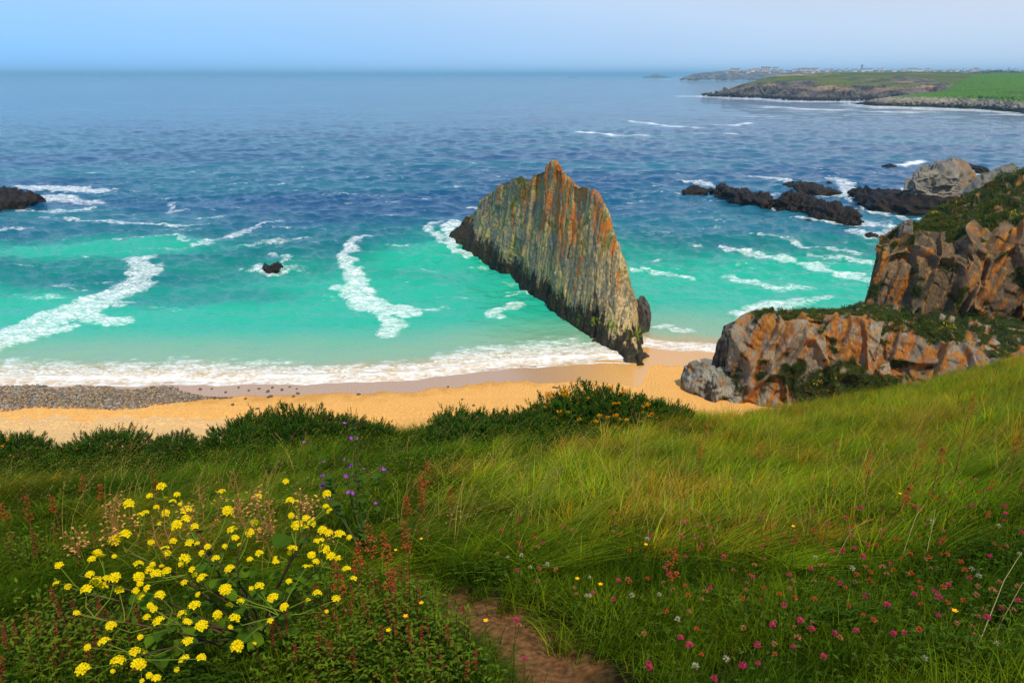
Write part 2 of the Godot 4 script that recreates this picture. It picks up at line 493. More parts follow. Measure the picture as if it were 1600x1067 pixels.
var dens := PackedFloat32Array()
func make_foam_map() -> ImageTexture:
	var S := 1024
	dens = PackedFloat32Array()
	dens.resize(S * S)
	var kx := SEA_W / S
	var kz := SEA_D / S
	for line: Array in FOAM:
		for i in line.size() - 1:
			var a: Array = line[i]
			var b: Array = line[i + 1]
			var ln := Vector2(a[0] - b[0], a[1] - b[1]).length()
			var steps := int(ln / 0.7) + 1
			for s in steps:
				var t := float(s) / steps
				var cx: float = lerpf(a[0], b[0], t)
				var cz: float = lerpf(a[1], b[1], t)
				var wig := n_shore.get_noise_2d(cx * 0.9, cz * 0.9) 
				var w: float = lerpf(a[2], b[2], t) * (1.0 + 0.7 * wig)
				var st: float = lerpf(a[3], b[3], t)
				cx += wig * 2.0
				cz += n_shore.get_noise_2d(cx + 70.0, cz) * 2.0
				var i0 := maxi(0, int((cx - w - SEA_X0) / kx))
				var i1 := mini(S - 1, int((cx + w - SEA_X0) / kx))
				var j0 := maxi(0, int((cz - w - SEA_Z0) / kz))
				var j1 := mini(S - 1, int((cz + w - SEA_Z0) / kz))
				for j in range(j0, j1 + 1):
					var dz := (SEA_Z0 + j * kz - cz) / w
					for q in range(i0, i1 + 1):
						var dx := (SEA_X0 + q * kx - cx) / w
						var r := dx * dx + dz * dz
						if r < 1.0:
							var f := st * minf(1.0, 1.25 * (1.0 - r)) * 0.95
							var k := j * S + q
							if f > dens[k]: dens[k] = f
	# swash along the beach and loose flecks farther out
	var n_fleck := noise(41, 0.045, 4)
	for q in S:
		var x := SEA_X0 + q * kx
		var sz := shore_z(x)
		var lap := 0.5 + 0.5 * n_fleck.get_noise_1d(x * 1.3)
		var reach := lin([[-70.0, 11.0], [-40.0, 10.0], [-25.0, 7.5], [-12.0, 10.0], [-6.0, 13.0], [8.0, 12.0], [16.0, 8.0], [20.0, 4.5], [40.0, 4.0]], x) * (0.7 + 0.6 * lap)
		var front := lin([[-70.0, 2.6], [-40.0, 1.6], [-25.0, 1.8], [-12.0, 2.4], [0.0, 2.6], [14.0, 2.2], [20.0, 1.0], [40.0, 1.0]], x)
		for j in S:
			var z := SEA_Z0 + j * kz
			var off := sz - z
			var k := j * S + q
			if off < 20.0 and off > -3.0:
				var ridge := absf(off - front * (0.9 + 0.5 * n_fleck.get_noise_2d(x * 2.0, 5.0)))
				var f := 1.45 * (1.0 - ridge / (0.7 * front))
				f = maxf(f, 0.78 * smoothstep(front * 0.75, 0.0, off))
				f = maxf(f, 0.74 * smoothstep(reach, reach * 0.35, off))
				dens[k] = maxf(dens[k], f)
			elif off > 30.0 and dens[k] < 0.3:
				var g := n_fleck.get_noise_2d(x * 0.8, z * 2.2)
				if g > 0.34: dens[k] = maxf(dens[k], (g - 0.34) * 1.2)
	var T := 2048
	var im := Image.create(T, T, false, Image.FORMAT_RGBA8)
	im.fill(Color(0.93, 0.95, 0.95, 0))
	var data := im.get_data()
	var n_big := noise(42, 0.22, 3)
	var n_small := noise(43, 0.9, 3)
	var lace := cells(44, 0.85, FastNoiseLite.RETURN_DISTANCE2_SUB)
	var lace_big := cells(45, 0.42, FastNoiseLite.RETURN_DISTANCE2_SUB)
	for j in range(2, T - 2):
		var z := SEA_Z0 + j * SEA_D / T
		for i in range(2, T - 2):
			var d := dens[(j >> 1) * S + (i >> 1)]
			if d <= 0.06:
				continue
			var x := SEA_X0 + i * SEA_W / T
			var b := n_big.get_noise_2d(x, z * 1.6)
			var s := n_small.get_noise_2d(x * 0.55, z * 1.5)
			var e := d + b * 0.5 + s * 0.7
			var solid := 0.42 * smoothstep(0.48, 1.0, e) + 0.46 * smoothstep(0.95, 1.4, e)
			var wx := x * 0.75 + b * 2.2
			var wz := z * 1.25 + s * 0.9
			var l1 := smoothstep(-0.72, -0.97, lace.get_noise_2d(wx, wz))
			var l2 := smoothstep(-0.78, -0.98, lace_big.get_noise_2d(wx, wz))
			var net := maxf(l1 * 0.55, l2 * 0.75) * smoothstep(0.15, 0.6, d + b * 0.4 + s * 0.3)
			var haze := 0.22 * smoothstep(0.2, 0.8, d + b * 0.5)
			var al := clampf(maxf(maxf(solid, net), haze), 0.0, 1.0)
			data[(j * T + i) * 4 + 3] = int(al * 255.0)
	im = Image.create_from_data(T, T, false, Image.FORMAT_RGBA8, data)
	return ImageTexture.create_from_image(im)

func make_sea() -> void:
	var foam := make_foam_map()
	var rows := PackedFloat32Array()
	var z := 70.0
	while z < 60000.0:
		rows.append(-z)
		z += maxf(0.30, z * z / (780.0 * 36.0) * (0.9 if z < 220.0 else 0.55)) if z < 1800.0 else z * 0.12
	var cols := 640
	var nr := rows.size()
	var nv := nr * cols
	var v := PackedVector3Array(); v.resize(nv)
	var n := PackedVector3Array(); n.resize(nv)
	var c := PackedColorArray(); c.resize(nv)
	var u1 := PackedVector2Array(); u1.resize(nv)
	var u2 := PackedVector2Array(); u2.resize(nv)
	var wa := noise(51, 0.13, 2)
	var wd := noise(57, 0.045, 2)
	var wb := noise(52, 0.42, 2)
	var wc := noise(53, 1.1, 2)
	var patch := noise(54, 0.006, 3)
	var streak := noise(55, 0.03, 3)
	# the shore line for columns is looked up once per metre
	for j in nr:
		var zz := rows[j]
		var half := 70.0 + absf(zz) * 0.86
		var gap := 0.3 if j == 0 else rows[j - 1] - zz
		var ka := clampf(8.0 / gap - 0.6, 0.0, 1.0)
		var kd := clampf(24.0 / gap - 0.6, 0.0, 1.0)
		var kb := clampf(1.6 / gap - 0.6, 0.0, 1.0)
		var kc := clampf(0.75 / gap - 0.6, 0.0, 1.0)
		for i in cols:
			var x := (float(i) / (cols - 1) * 2.0 - 1.0) * half
			var k := j * cols + i
			var off := shore_z(x) - zz
			var deep := smoothstep(2.0, 70.0, off)
			var h := 0.0
			if ka > 0.0:
				h += wa.get_noise_2d(x * 0.55, zz + x * 0.12) * 0.85 * ka * (0.15 + 0.85 * deep)
			if kd > 0.0:
				h += wd.get_noise_2d(x * 0.4 + zz * 0.1, zz) * 0.75 * kd * deep
			if kb > 0.0:
				h += wb.get_noise_2d(x * 0.6, zz) * 0.42 * kb * (0.12 + 0.88 * deep)
			if kc > 0.0:
				h += wc.get_noise_2d(x * 0.7, zz) * 0.16 * kc * (0.2 + 0.8 * deep)
			# the last wave, running up the sand
			h += 0.26 * exp(-pow((off - 2.0 - 0.6 * sin(x * 0.11)) / 0.9, 2.0))
			var fi := int((x - SEA_X0) / SEA_W * 1024.0)
			var fj := int((zz - SEA_Z0) / SEA_D * 1024.0)
			if fi >= 0 and fi < 1024 and fj >= 0 and fj < 1024 and off > 3.0:
				h += 0.28 * dens[fj * 1024 + fi] * (0.8 + wc.get_noise_2d(x * 2.0, zz * 2.0))
			h += 0.05
			if off < 0.0:
				h = 0.05 + off * 0.055
			v[k] = Vector3(x, h, zz)
			var col := sea_colour(x, zz, off)
			if off > 80.0:
				var p := patch.get_noise_2d(x, zz * 2.5)
				col = col.lerp(Color(0.012, 0.13, 0.19), clampf(0.28 + p * 1.1, 0.0, 0.75))
			if zz < -240.0:
				var f := 0.0
				for line: Array in FAR_FOAM:
					if zz < line[0][1] - 200.0 - gap and zz < line[-1][1] - 200.0 - gap: continue
					if zz > line[0][1] + 200.0 + gap and zz > line[-1][1] + 200.0 + gap: continue
					for q in line.size() - 1:
						var a: Array = line[q]
						var b: Array = line[q + 1]
						var w: float = a[2]
						if x < a[0] - w * 2.0 or x > b[0] + w * 2.0: continue
						var t: float = clampf((x - a[0]) / (b[0] - a[0] + 0.001), 0.0, 1.0)
						var cz: float = lerpf(a[1], b[1], t)
						var wz: float = maxf(lerpf(a[2], b[2], t), gap * 1.1)
						var dx := maxf(0.0, maxf(a[0] - x, x - b[0])) / w
						var r := absf(zz - cz) / wz + dx
						if r < 1.0:
							f = maxf(f, lerpf(a[3], b[3], t) * (1.0 - r) * 1.6)
				if f > 0.0:
					f = clampf(f * (0.95 + 0.9 * streak.get_noise_2d(x * 2.0, zz * 0.7)), 0.0, 1.0)
					col = col.lerp(Color(0.82, 0.86, 0.88), f)
			c[k] = col
			u1[k] = Vector2(x, zz) / 9.0
			u2[k] = Vector2(clampf((x - SEA_X0) / SEA_W, 0.0004, 0.9996), clampf((zz - SEA_Z0) / SEA_D, 0.0004, 0.9996))
	for j in nr:
		for i in cols:
			var k := j * cols + i
			var a := v[k + 1] - v[k] if i < cols - 1 else v[k] - v[k - 1]
			var b := v[k] - v[k - cols] if j > 0 else v[k + cols] - v[k]
			n[k] = a.cross(-b).normalized()
			if n[k].y < 0.0: n[k] = -n[k]
	var ix := PackedInt32Array()
	ix.resize((nr - 1) * (cols - 1) * 6)
	var o := 0
	for j in nr - 1:
		for i in cols - 1:
			var k := j * cols + i
			ix[o] = k; ix[o + 1] = k + cols; ix[o + 2] = k + 1
			ix[o + 3] = k + 1; ix[o + 4] = k + cols; ix[o + 5] = k + cols + 1
			o += 6
	var arr := []
	arr.resize(Mesh.ARRAY_MAX)
	arr[Mesh.ARRAY_VERTEX] = v; arr[Mesh.ARRAY_NORMAL] = n; arr[Mesh.ARRAY_COLOR] = c
	arr[Mesh.ARRAY_TEX_UV] = u1; arr[Mesh.ARRAY_TEX_UV2] = u2; arr[Mesh.ARRAY_INDEX] = ix
	var m := ArrayMesh.new()
	m.add_surface_from_arrays(Mesh.PRIMITIVE_TRIANGLES, arr)
	var w := painted(0.07, 0.27)
	w.normal_enabled = true
	var nt := NoiseTexture2D.new()
	nt.width = 1024; nt.height = 1024; nt.seamless = true
	nt.noise = noise(56, 0.012, 5, FastNoiseLite.TYPE_SIMPLEX_SMOOTH)
	nt.as_normal_map = true
	nt.bump_strength = 9.0
	w.normal_texture = nt
	w.normal_scale = 0.8
	w.detail_enabled = true
	w.detail_blend_mode = BaseMaterial3D.BLEND_MODE_MIX
	w.detail_uv_layer = BaseMaterial3D.DETAIL_UV_2
	w.detail_albedo = foam
	tag(put("sea", m, w), "turquoise bay water with foam streaks deepening to blue open sea", "sea", "", "structure")
	print("sea rows ", nr, " verts ", nv)

# ---------------------------------------------------------------- beach
func make_beach() -> void:
	var xs := PackedFloat32Array()
	var x := -420.0
	while x < 420.0:
		xs.append(x)
		x += 0.16 if x > -64.0 and x < 8.0 else (0.5 if x > -80.0 and x < 45.0 else 6.0)
	var zs := PackedFloat32Array()
	var z := -130.0
	while z < -36.0:
		zs.append(z)
		z += 0.11 if z > -78.0 and z < -69.5 else 0.4
	# lines of footprints trodden into the dry sand
	var prints := []
	for walk: Array in [[Vector2(-42.64, -70.77), Vector2(-22.66, -73.27), Vector2(-12.88, -74.13), Vector2(-1.453, -75.46)], [Vector2(-27.96, -72.16), Vector2(-14.086, -72.79), Vector2(-2.844, -73.6)], [Vector2(-54.83, -72.63), Vector2(-44.5, -71.69), Vector2(-32.32, -70.77)], [Vector2(-34.58, -76.62), Vector2(-24.63, -75.25), Vector2(-12.677, -72.79)], [Vector2(-56.39, -70.77), Vector2(-40.67, -69.57)]]:
		for i in walk.size() - 1:
			var a: Vector2 = walk[i]
			var b: Vector2 = walk[i + 1]
			var steps := int(a.distance_to(b) / 0.72)
			var dir := (b - a).normalized()
			for s in steps:
				var side := 0.12 if s % 2 else -0.12
				prints.append(a.lerp(b, float(s) / steps) + Vector2(-dir.y, dir.x) * side + Vector2(rng.randf_range(-0.08, 0.08), rng.randf_range(-0.06, 0.06)))
	for i in 260:
		prints.append(Vector2(rng.randf_range(-62, -20), rng.randf_range(-75.5, -69.8)))
	var grid := {}
	for p: Vector2 in prints:
		var key := Vector2i(int(floor(p.x)), int(floor(p.y)))
		for dx in [-1, 0, 1]:
			for dy in [-1, 0, 1]:
				var kk := key + Vector2i(dx, dy)
				if not grid.has(kk): grid[kk] = []
				grid[kk].append(p)
	var nb := noise(61, 0.25, 4)
	var nf := noise(62, 2.2, 2)
	var nw := xs.size()
	var v := PackedVector3Array(); var c := PackedColorArray(); var n := PackedVector3Array(); var ix := PackedInt32Array()
	var dry := Color(0.90, 0.48, 0.14)
	var pale := Color(0.80, 0.53, 0.25)
	var damp := Color(0.66, 0.34, 0.085)
	for j in zs.size():
		for i in nw:
			var px := xs[i]
			var pz := zs[j]
			var sz := shore_z(px)
			var h := beach_h(px, pz, sz) + nb.get_noise_2d(px, pz) * 0.05 * smoothstep(3.0, 9.0, pz - sz)
			if pz > -78.0 and pz < -69.0:
				h += nf.get_noise_2d(px, pz) * 0.018 * smoothstep(6.0, 10.0, pz - sz)
				for p: Vector2 in grid.get(Vector2i(int(floor(px)), int(floor(pz))), []):
					var d := Vector2((px - p.x) / 0.2, (pz - p.y) / 0.15).length()
					if d < 2.2:
						h += -0.12 * exp(-d * d * 1.3) + 0.03 * exp(-pow((d - 1.5) * 2.2, 2.0))
			v.append(Vector3(px, h, pz))
			var e := pz - sz + nb.get_noise_2d(px * 1.4, pz * 1.4 + 30.0) * 2.5
			var k := smoothstep(8.5, 9.6, e + lin([[-70.0, 0.0], [-35.0, -1.5], [-20.0, -6.0], [40.0, -8.0]], px))
			c.append(damp.lerp(dry, smoothstep(3.0, 7.5, e)).lerp(pale, k * 0.85 * smoothstep(-20.0, -32.0, px)))
	n.resize(v.size())
	for j in zs.size():
		for i in nw:
			var k := j * nw + i
			var a := v[k + 1] - v[k] if i < nw - 1 else v[k] - v[k - 1]
			var b := v[k + nw] - v[k] if j < zs.size() - 1 else v[k] - v[k - nw]
			var m := b.cross(a).normalized()
			n[k] = m if m.y > 0.0 else -m
	for j in zs.size() - 1:
		for i in nw - 1:
			var k := j * nw + i
			for w: int in [k, k + 1, k + nw, k + 1, k + nw + 1, k + nw]:
				ix.append(w)
	var s := Shape.new()
	s.v = v; s.n = n; s.c = c; s.ix = ix
	tag(put("beach", s.done(), M.sand), "orange sandy beach with lines of footprints", "beach", "", "structure")
	# sand still wet from the last wave
	var w := Shape.new()
	var xw := -90.0
	var first := true
	var cols := 22
	while xw < 42.0:
		var sz := shore_z(xw)
		var width := lin([[-90.0, 1.0], [-60.0, 1.2], [-42.0, 2.6], [-36.0, 4.2], [-16.0, 4.0], [0.0, 5.0], [10.0, 7.0], [15.0, 8.5], [19.0, 7.5], [30.0, 6.0], [42.0, 5.0]], xw) + nb.get_noise_1d(xw * 1.1) * 0.9
		for i in cols:
			var t := float(i) / (cols - 1)
			var pz := sz - 1.0 + (width + 1.0) * t
			w.v.append(Vector3(xw, beach_h(xw, pz, sz) + nb.get_noise_2d(xw, pz) * 0.05 * smoothstep(3.0, 9.0, pz - sz) + 0.012, pz))
			w.n.append(Vector3(0, 1, -0.03).normalized())
			w.c.append(Color(0.50, 0.315, 0.185).lerp(Color(0.74, 0.40, 0.12), smoothstep(2.0, 16.0, xw)))
		if not first:
			var o := w.v.size() - cols * 2
			for i in cols - 1:
				for q: int in [o + i, o + cols + i, o + i + 1, o + i + 1, o + cols + i, o + cols + i + 1]:
					w.ix.append(q)
		first = false
		xw += 0.4
	tag(put("wet_sand", w.done(), M.wet_sand), "glistening wet sand along the edge of the surf", "sand", "", "structure")
	# pebble bank
	var pebble := pebble_mesh(71)
	var at := []
	var cols2 := []
	var tones := [Color(0.13, 0.115, 0.095), Color(0.22, 0.175, 0.115), Color(0.08, 0.07, 0.06), Color(0.30, 0.18, 0.08), Color(0.19, 0.185, 0.17), Color(0.34, 0.28, 0.20), Color(0.15, 0.085, 0.045)]
	var bank := noise(72, 0.12, 3)
	var tries := 0
	while at.size() < 15000 and tries < 90000:
		tries += 1
		var p := Vector2(rng.randf_range(-78, -33), rng.randf_range(-84.0, -74.5))
		var sz := shore_z(p.x)
		var mid := lerpf(-79.4, -79.0, clampf((p.x + 64.0) / 26.0, 0.0, 1.0))
		var half := lin([[-78.0, 3.4], [-58.0, 3.9], [-48.0, 3.6], [-41.0, 2.6], [-37.5, 1.0], [-35.0, 0.2]], p.x)
		var q := absf(p.y - mid) / half + bank.get_noise_2d(p.x, p.y) * 0.5
		if q > 1.0 or p.y - sz < 0.3: continue
		if q > 0.75 and rng.randf() < (q - 0.75) * 3.0: continue
		var r := rng.randf_range(0.05, 0.13) * (1.8 if rng.randf() < 0.08 else 1.0)
		var b := Basis.from_euler(Vector3(rng.randf_range(-0.3, 0.3), rng.randf() * TAU, rng.randf_range(-0.3, 0.3))) * Basis.from_scale(Vector3(r * rng.randf_range(0.8, 1.4), r * rng.randf_range(0.5, 0.8), r))
		at.append(Transform3D(b, Vector3(p.x, beach_h(p.x, p.y, sz) + 0.02 + rng.randf() * 0.12 * (1.0 - q), p.y)))
		cols2.append(tones[rng.randi() % tones.size()] * rng.randf_range(0.8, 1.2))
	tag(many("pebbles", pebble, M.twig, at, cols2), "bank of grey and brown pebbles at the top of the surf", "pebbles", "", "stuff")
	# loose stones one can pick out on the sand
	for p: Vector2 in [Vector2(-37.95, -81.65), Vector2(-36.62, -81.84), Vector2(-34.49, -80.69), Vector2(-33.49, -82.23), Vector2(-31.91, -81.26), Vector2(-30.86, -81.84), Vector2(-29.47, -80.88), Vector2(-29.34, -82.23), Vector2(-27.94, -81.46), Vector2(-27.28, -82.43), Vector2(-26.26, -81.84), Vector2(-34.33, -78.84), Vector2(-31.4, -78.65), Vector2(-28.79, -79.2), Vector2(-28.62, -79.38), Vector2(-25.96, -79.38), Vector2(-29, -75.67), Vector2(-25.68, -80.31), Vector2(-37.27, -79.57), Vector2(-32.27, -76.88), Vector2(-5.846, -78.25), Vector2(5.139, -81.81), Vector2(5.517, -81.61), Vector2(-18.327, -79.94), Vector2(-7.824, -82.23), Vector2(-4.393, -76.14)]:
		var o := put("stone", pebble, M.pebble_dark)
		var r := rng.randf_range(0.12, 0.22)
		o.position = Vector3(p.x, beach_h(p.x, p.y, shore_z(p.x)) + r * 0.3, p.y)
		o.rotation.y = rng.randf() * TAU
		o.scale = Vector3(r * 1.3, r * 0.7, r)
		tag(o, "small dark stone lying loose on the open sand", "stone", "loose stones scattered on the sand")

func pebble_mesh(sd: int) -> ArrayMesh:
	var s := Shape.new()
	s.ball(Vector3.ZERO, Vector3.ONE, 5, 7, Color(1, 1, 1))
	var f := noise(sd, 0.8, 2)
	for i in s.v.size():
		s.v[i] *= 1.0 + 0.35 * f.get_noise_3dv(s.v[i])
	return s.done()

# ---------------------------------------------------------------- hillside
func make_hillside() -> void:
	var s := Shape.new()
	var xs := PackedFloat32Array()
	var x := -60.0
	while x < 70.0:
		xs.append(x)
		x += 0.09 if absf(x) < 2.6 else (0.3 if absf(x) < 16.0 else 1.5)
	var zs := PackedFloat32Array()
	var z := 14.0
	while z > -66.0:
		zs.append(z)
		z -= 0.09 if z < -0.5 and z > -5.0 else (0.3 if z > -24.0 and z < 1.0 else 1.2)
	var f := noise(81, 0.7, 3)
	var nw := xs.size()
	for j in zs.size():
		for i in nw:
			s.v.append(Vector3(xs[i], hill(xs[i], zs[j]), zs[j]))
			var k := 0.5 + 0.5 * f.get_noise_2d(xs[i], zs[j])
			var c := Color(0.022, 0.03, 0.008).lerp(Color(0.045, 0.035, 0.015), k)
			if absf(xs[i]) < 3.0 and zs[j] > -6.0:
				var pn := path_near(xs[i], zs[j]) + 0.09 * f.get_noise_2d(xs[i] * 4.0, zs[j] * 4.0)
				c = c.lerp(Color(0.30, 0.145, 0.055), smoothstep(0.19, 0.12, pn))
			s.c.append(c)
	s.n.resize(s.v.size())
	for j in zs.size():
		for i in nw:
			var k := j * nw + i
			var a := s.v[k + 1] - s.v[k] if i < nw - 1 else s.v[k] - s.v[k - 1]
			var b := s.v[k + nw] - s.v[k] if j < zs.size() - 1 else s.v[k] - s.v[k - nw]
			var m := a.cross(b).normalized()
			s.n[k] = m if m.y > 0.0 else -m
	for j in zs.size() - 1:
		for i in nw - 1:
			var k := j * nw + i
			for w: int in [k, k + nw, k + 1, k + 1, k + nw, k + nw + 1]:
				s.ix.append(w)
	tag(put("hillside", s.done(), M.soil), "grassy hillside with a worn dirt path above the beach", "hillside", "", "structure")

# ---------------------------------------------------------------- rock
func cubic(a: Array, t: float) -> Vector3:
	var m := a.size() - 1
	var i := mini(int(t), m - 1)
	var p: Vector3 = a[i]
	return p.cubic_interpolate(a[i + 1], a[maxi(i - 1, 0)], a[mini(i + 2, m)], t - i)

func loft(secs: Array, nu: int, nv: int) -> PackedVector3Array:
	var out := PackedVector3Array()
	out.resize(nu * nv)
	var m: int = secs[0].size()
	for j in nv:
		var tv := float(j) / (nv - 1) * (m - 1)
		var row := []
		for s: Array in secs:
			row.append(cubic(s, tv))
		for i in nu:
			out[i * nv + j] = cubic(row, float(i) / (nu - 1) * (secs.size() - 1))
	return out

func grid_normals(v: PackedVector3Array, nu: int, nv: int, flip: float) -> PackedVector3Array:
	var n := PackedVector3Array()
	n.resize(v.size())
	for i in nu:
		for j in nv:
			var a := v[mini(i + 1, nu - 1) * nv + j] - v[maxi(i - 1, 0) * nv + j]
			var b := v[i * nv + mini(j + 1, nv - 1)] - v[i * nv + maxi(j - 1, 0)]
			var m := a.cross(b)
			n[i * nv + j] = m.normalized() * flip if m.length_squared() > 1e-12 else Vector3.UP
	return n

var c_big := cells(101, 1.0)
var c_mid := cells(102, 2.3)
var c_small := cells(106, 5.5)
var c_crack := cells(103, 1.6, FastNoiseLite.RETURN_DISTANCE2_SUB)
var n_warp := noise(104, 0.12, 2)
var n_fine := noise(105, 0.9, 4)
var n_tone := noise(107, 0.22, 4)
var n_streak := noise(108, 1.0, 4)
var green_spots := []

# sections swept into a rock face; strata turns the world into the rock's bedding (one cell = one block)
func rock(secs: Array, nu: int, nv: int, kind: String, strata: Basis, amp: Array, flip := 1.0) -> ArrayMesh:
	var v := loft(secs, nu, nv)
	var n := grid_normals(v, nu, nv, flip)
	var s := Shape.new()
	var disp := PackedFloat32Array()
	disp.resize(v.size())
	for k in v.size():
		var p := v[k]
		var w := Vector3(n_warp.get_noise_3dv(p), n_warp.get_noise_3d(p.z + 40.0, p.x, p.y), n_warp.get_noise_3d(p.y, p.z - 70.0, p.x))
		var q := strata * (p + w * float(amp[4]))
		var d: float = amp[0] * c_big.get_noise_3dv(q) + amp[1] * c_mid.get_noise_3dv(q) + amp[1] * 0.45 * c_small.get_noise_3dv(q) + amp[5] * c_small.get_noise_3d(q.x * 0.5, q.y * float(amp[6]), q.z * 0.5)
		d -= amp[2] * smoothstep(-0.86, -1.0, c_crack.get_noise_3dv(q))
		d += amp[3] * n_fine.get_noise_3dv(p)
		if kind == "cliff":
			d *= smoothstep(0.0, 0.3, float(k / nv) / nu + 0.04)
		if kind in ["headland", "field", "outcrop", "cliff"]:
			d *= lerpf(1.0, 0.45 if kind in ["outcrop", "cliff"] else 0.25, smoothstep(2.6, 3.8, float(k % nv) / (nv - 1) * (secs[0].size() - 1)))
		disp[k] = d
	# weathered edges: each step is worn over its neighbours
	for pass_ in 1:
		var src := disp.duplicate()
		for i in nu:
			for j in nv:
				var k := i * nv + j
				disp[k] = src[k] * 0.48 + 0.13 * (src[maxi(i - 1, 0) * nv + j] + src[mini(i + 1, nu - 1) * nv + j] + src[i * nv + maxi(j - 1, 0)] + src[i * nv + mini(j + 1, nv - 1)])
	for k in v.size():
		v[k] += n[k] * disp[k]
	n = grid_normals(v, nu, nv, flip)
	s.c.resize(v.size())
	for k in v.size():
		across = float(k % nv) / (nv - 1) * (secs[0].size() - 1)
		s.c[k] = stone(kind, v[k], n[k], strata)
	s.v = v; s.n = n
	for i in nu - 1:
		for j in nv - 1:
			var k := i * nv + j
			if flip > 0.0:
				for t: int in [k, k + 1, k + nv, k + 1, k + nv + 1, k + nv]:
					s.ix.append(t)
			else:
				for t: int in [k, k + nv, k + 1, k + 1, k + nv, k + nv + 1]:
					s.ix.append(t)
	return s.done()

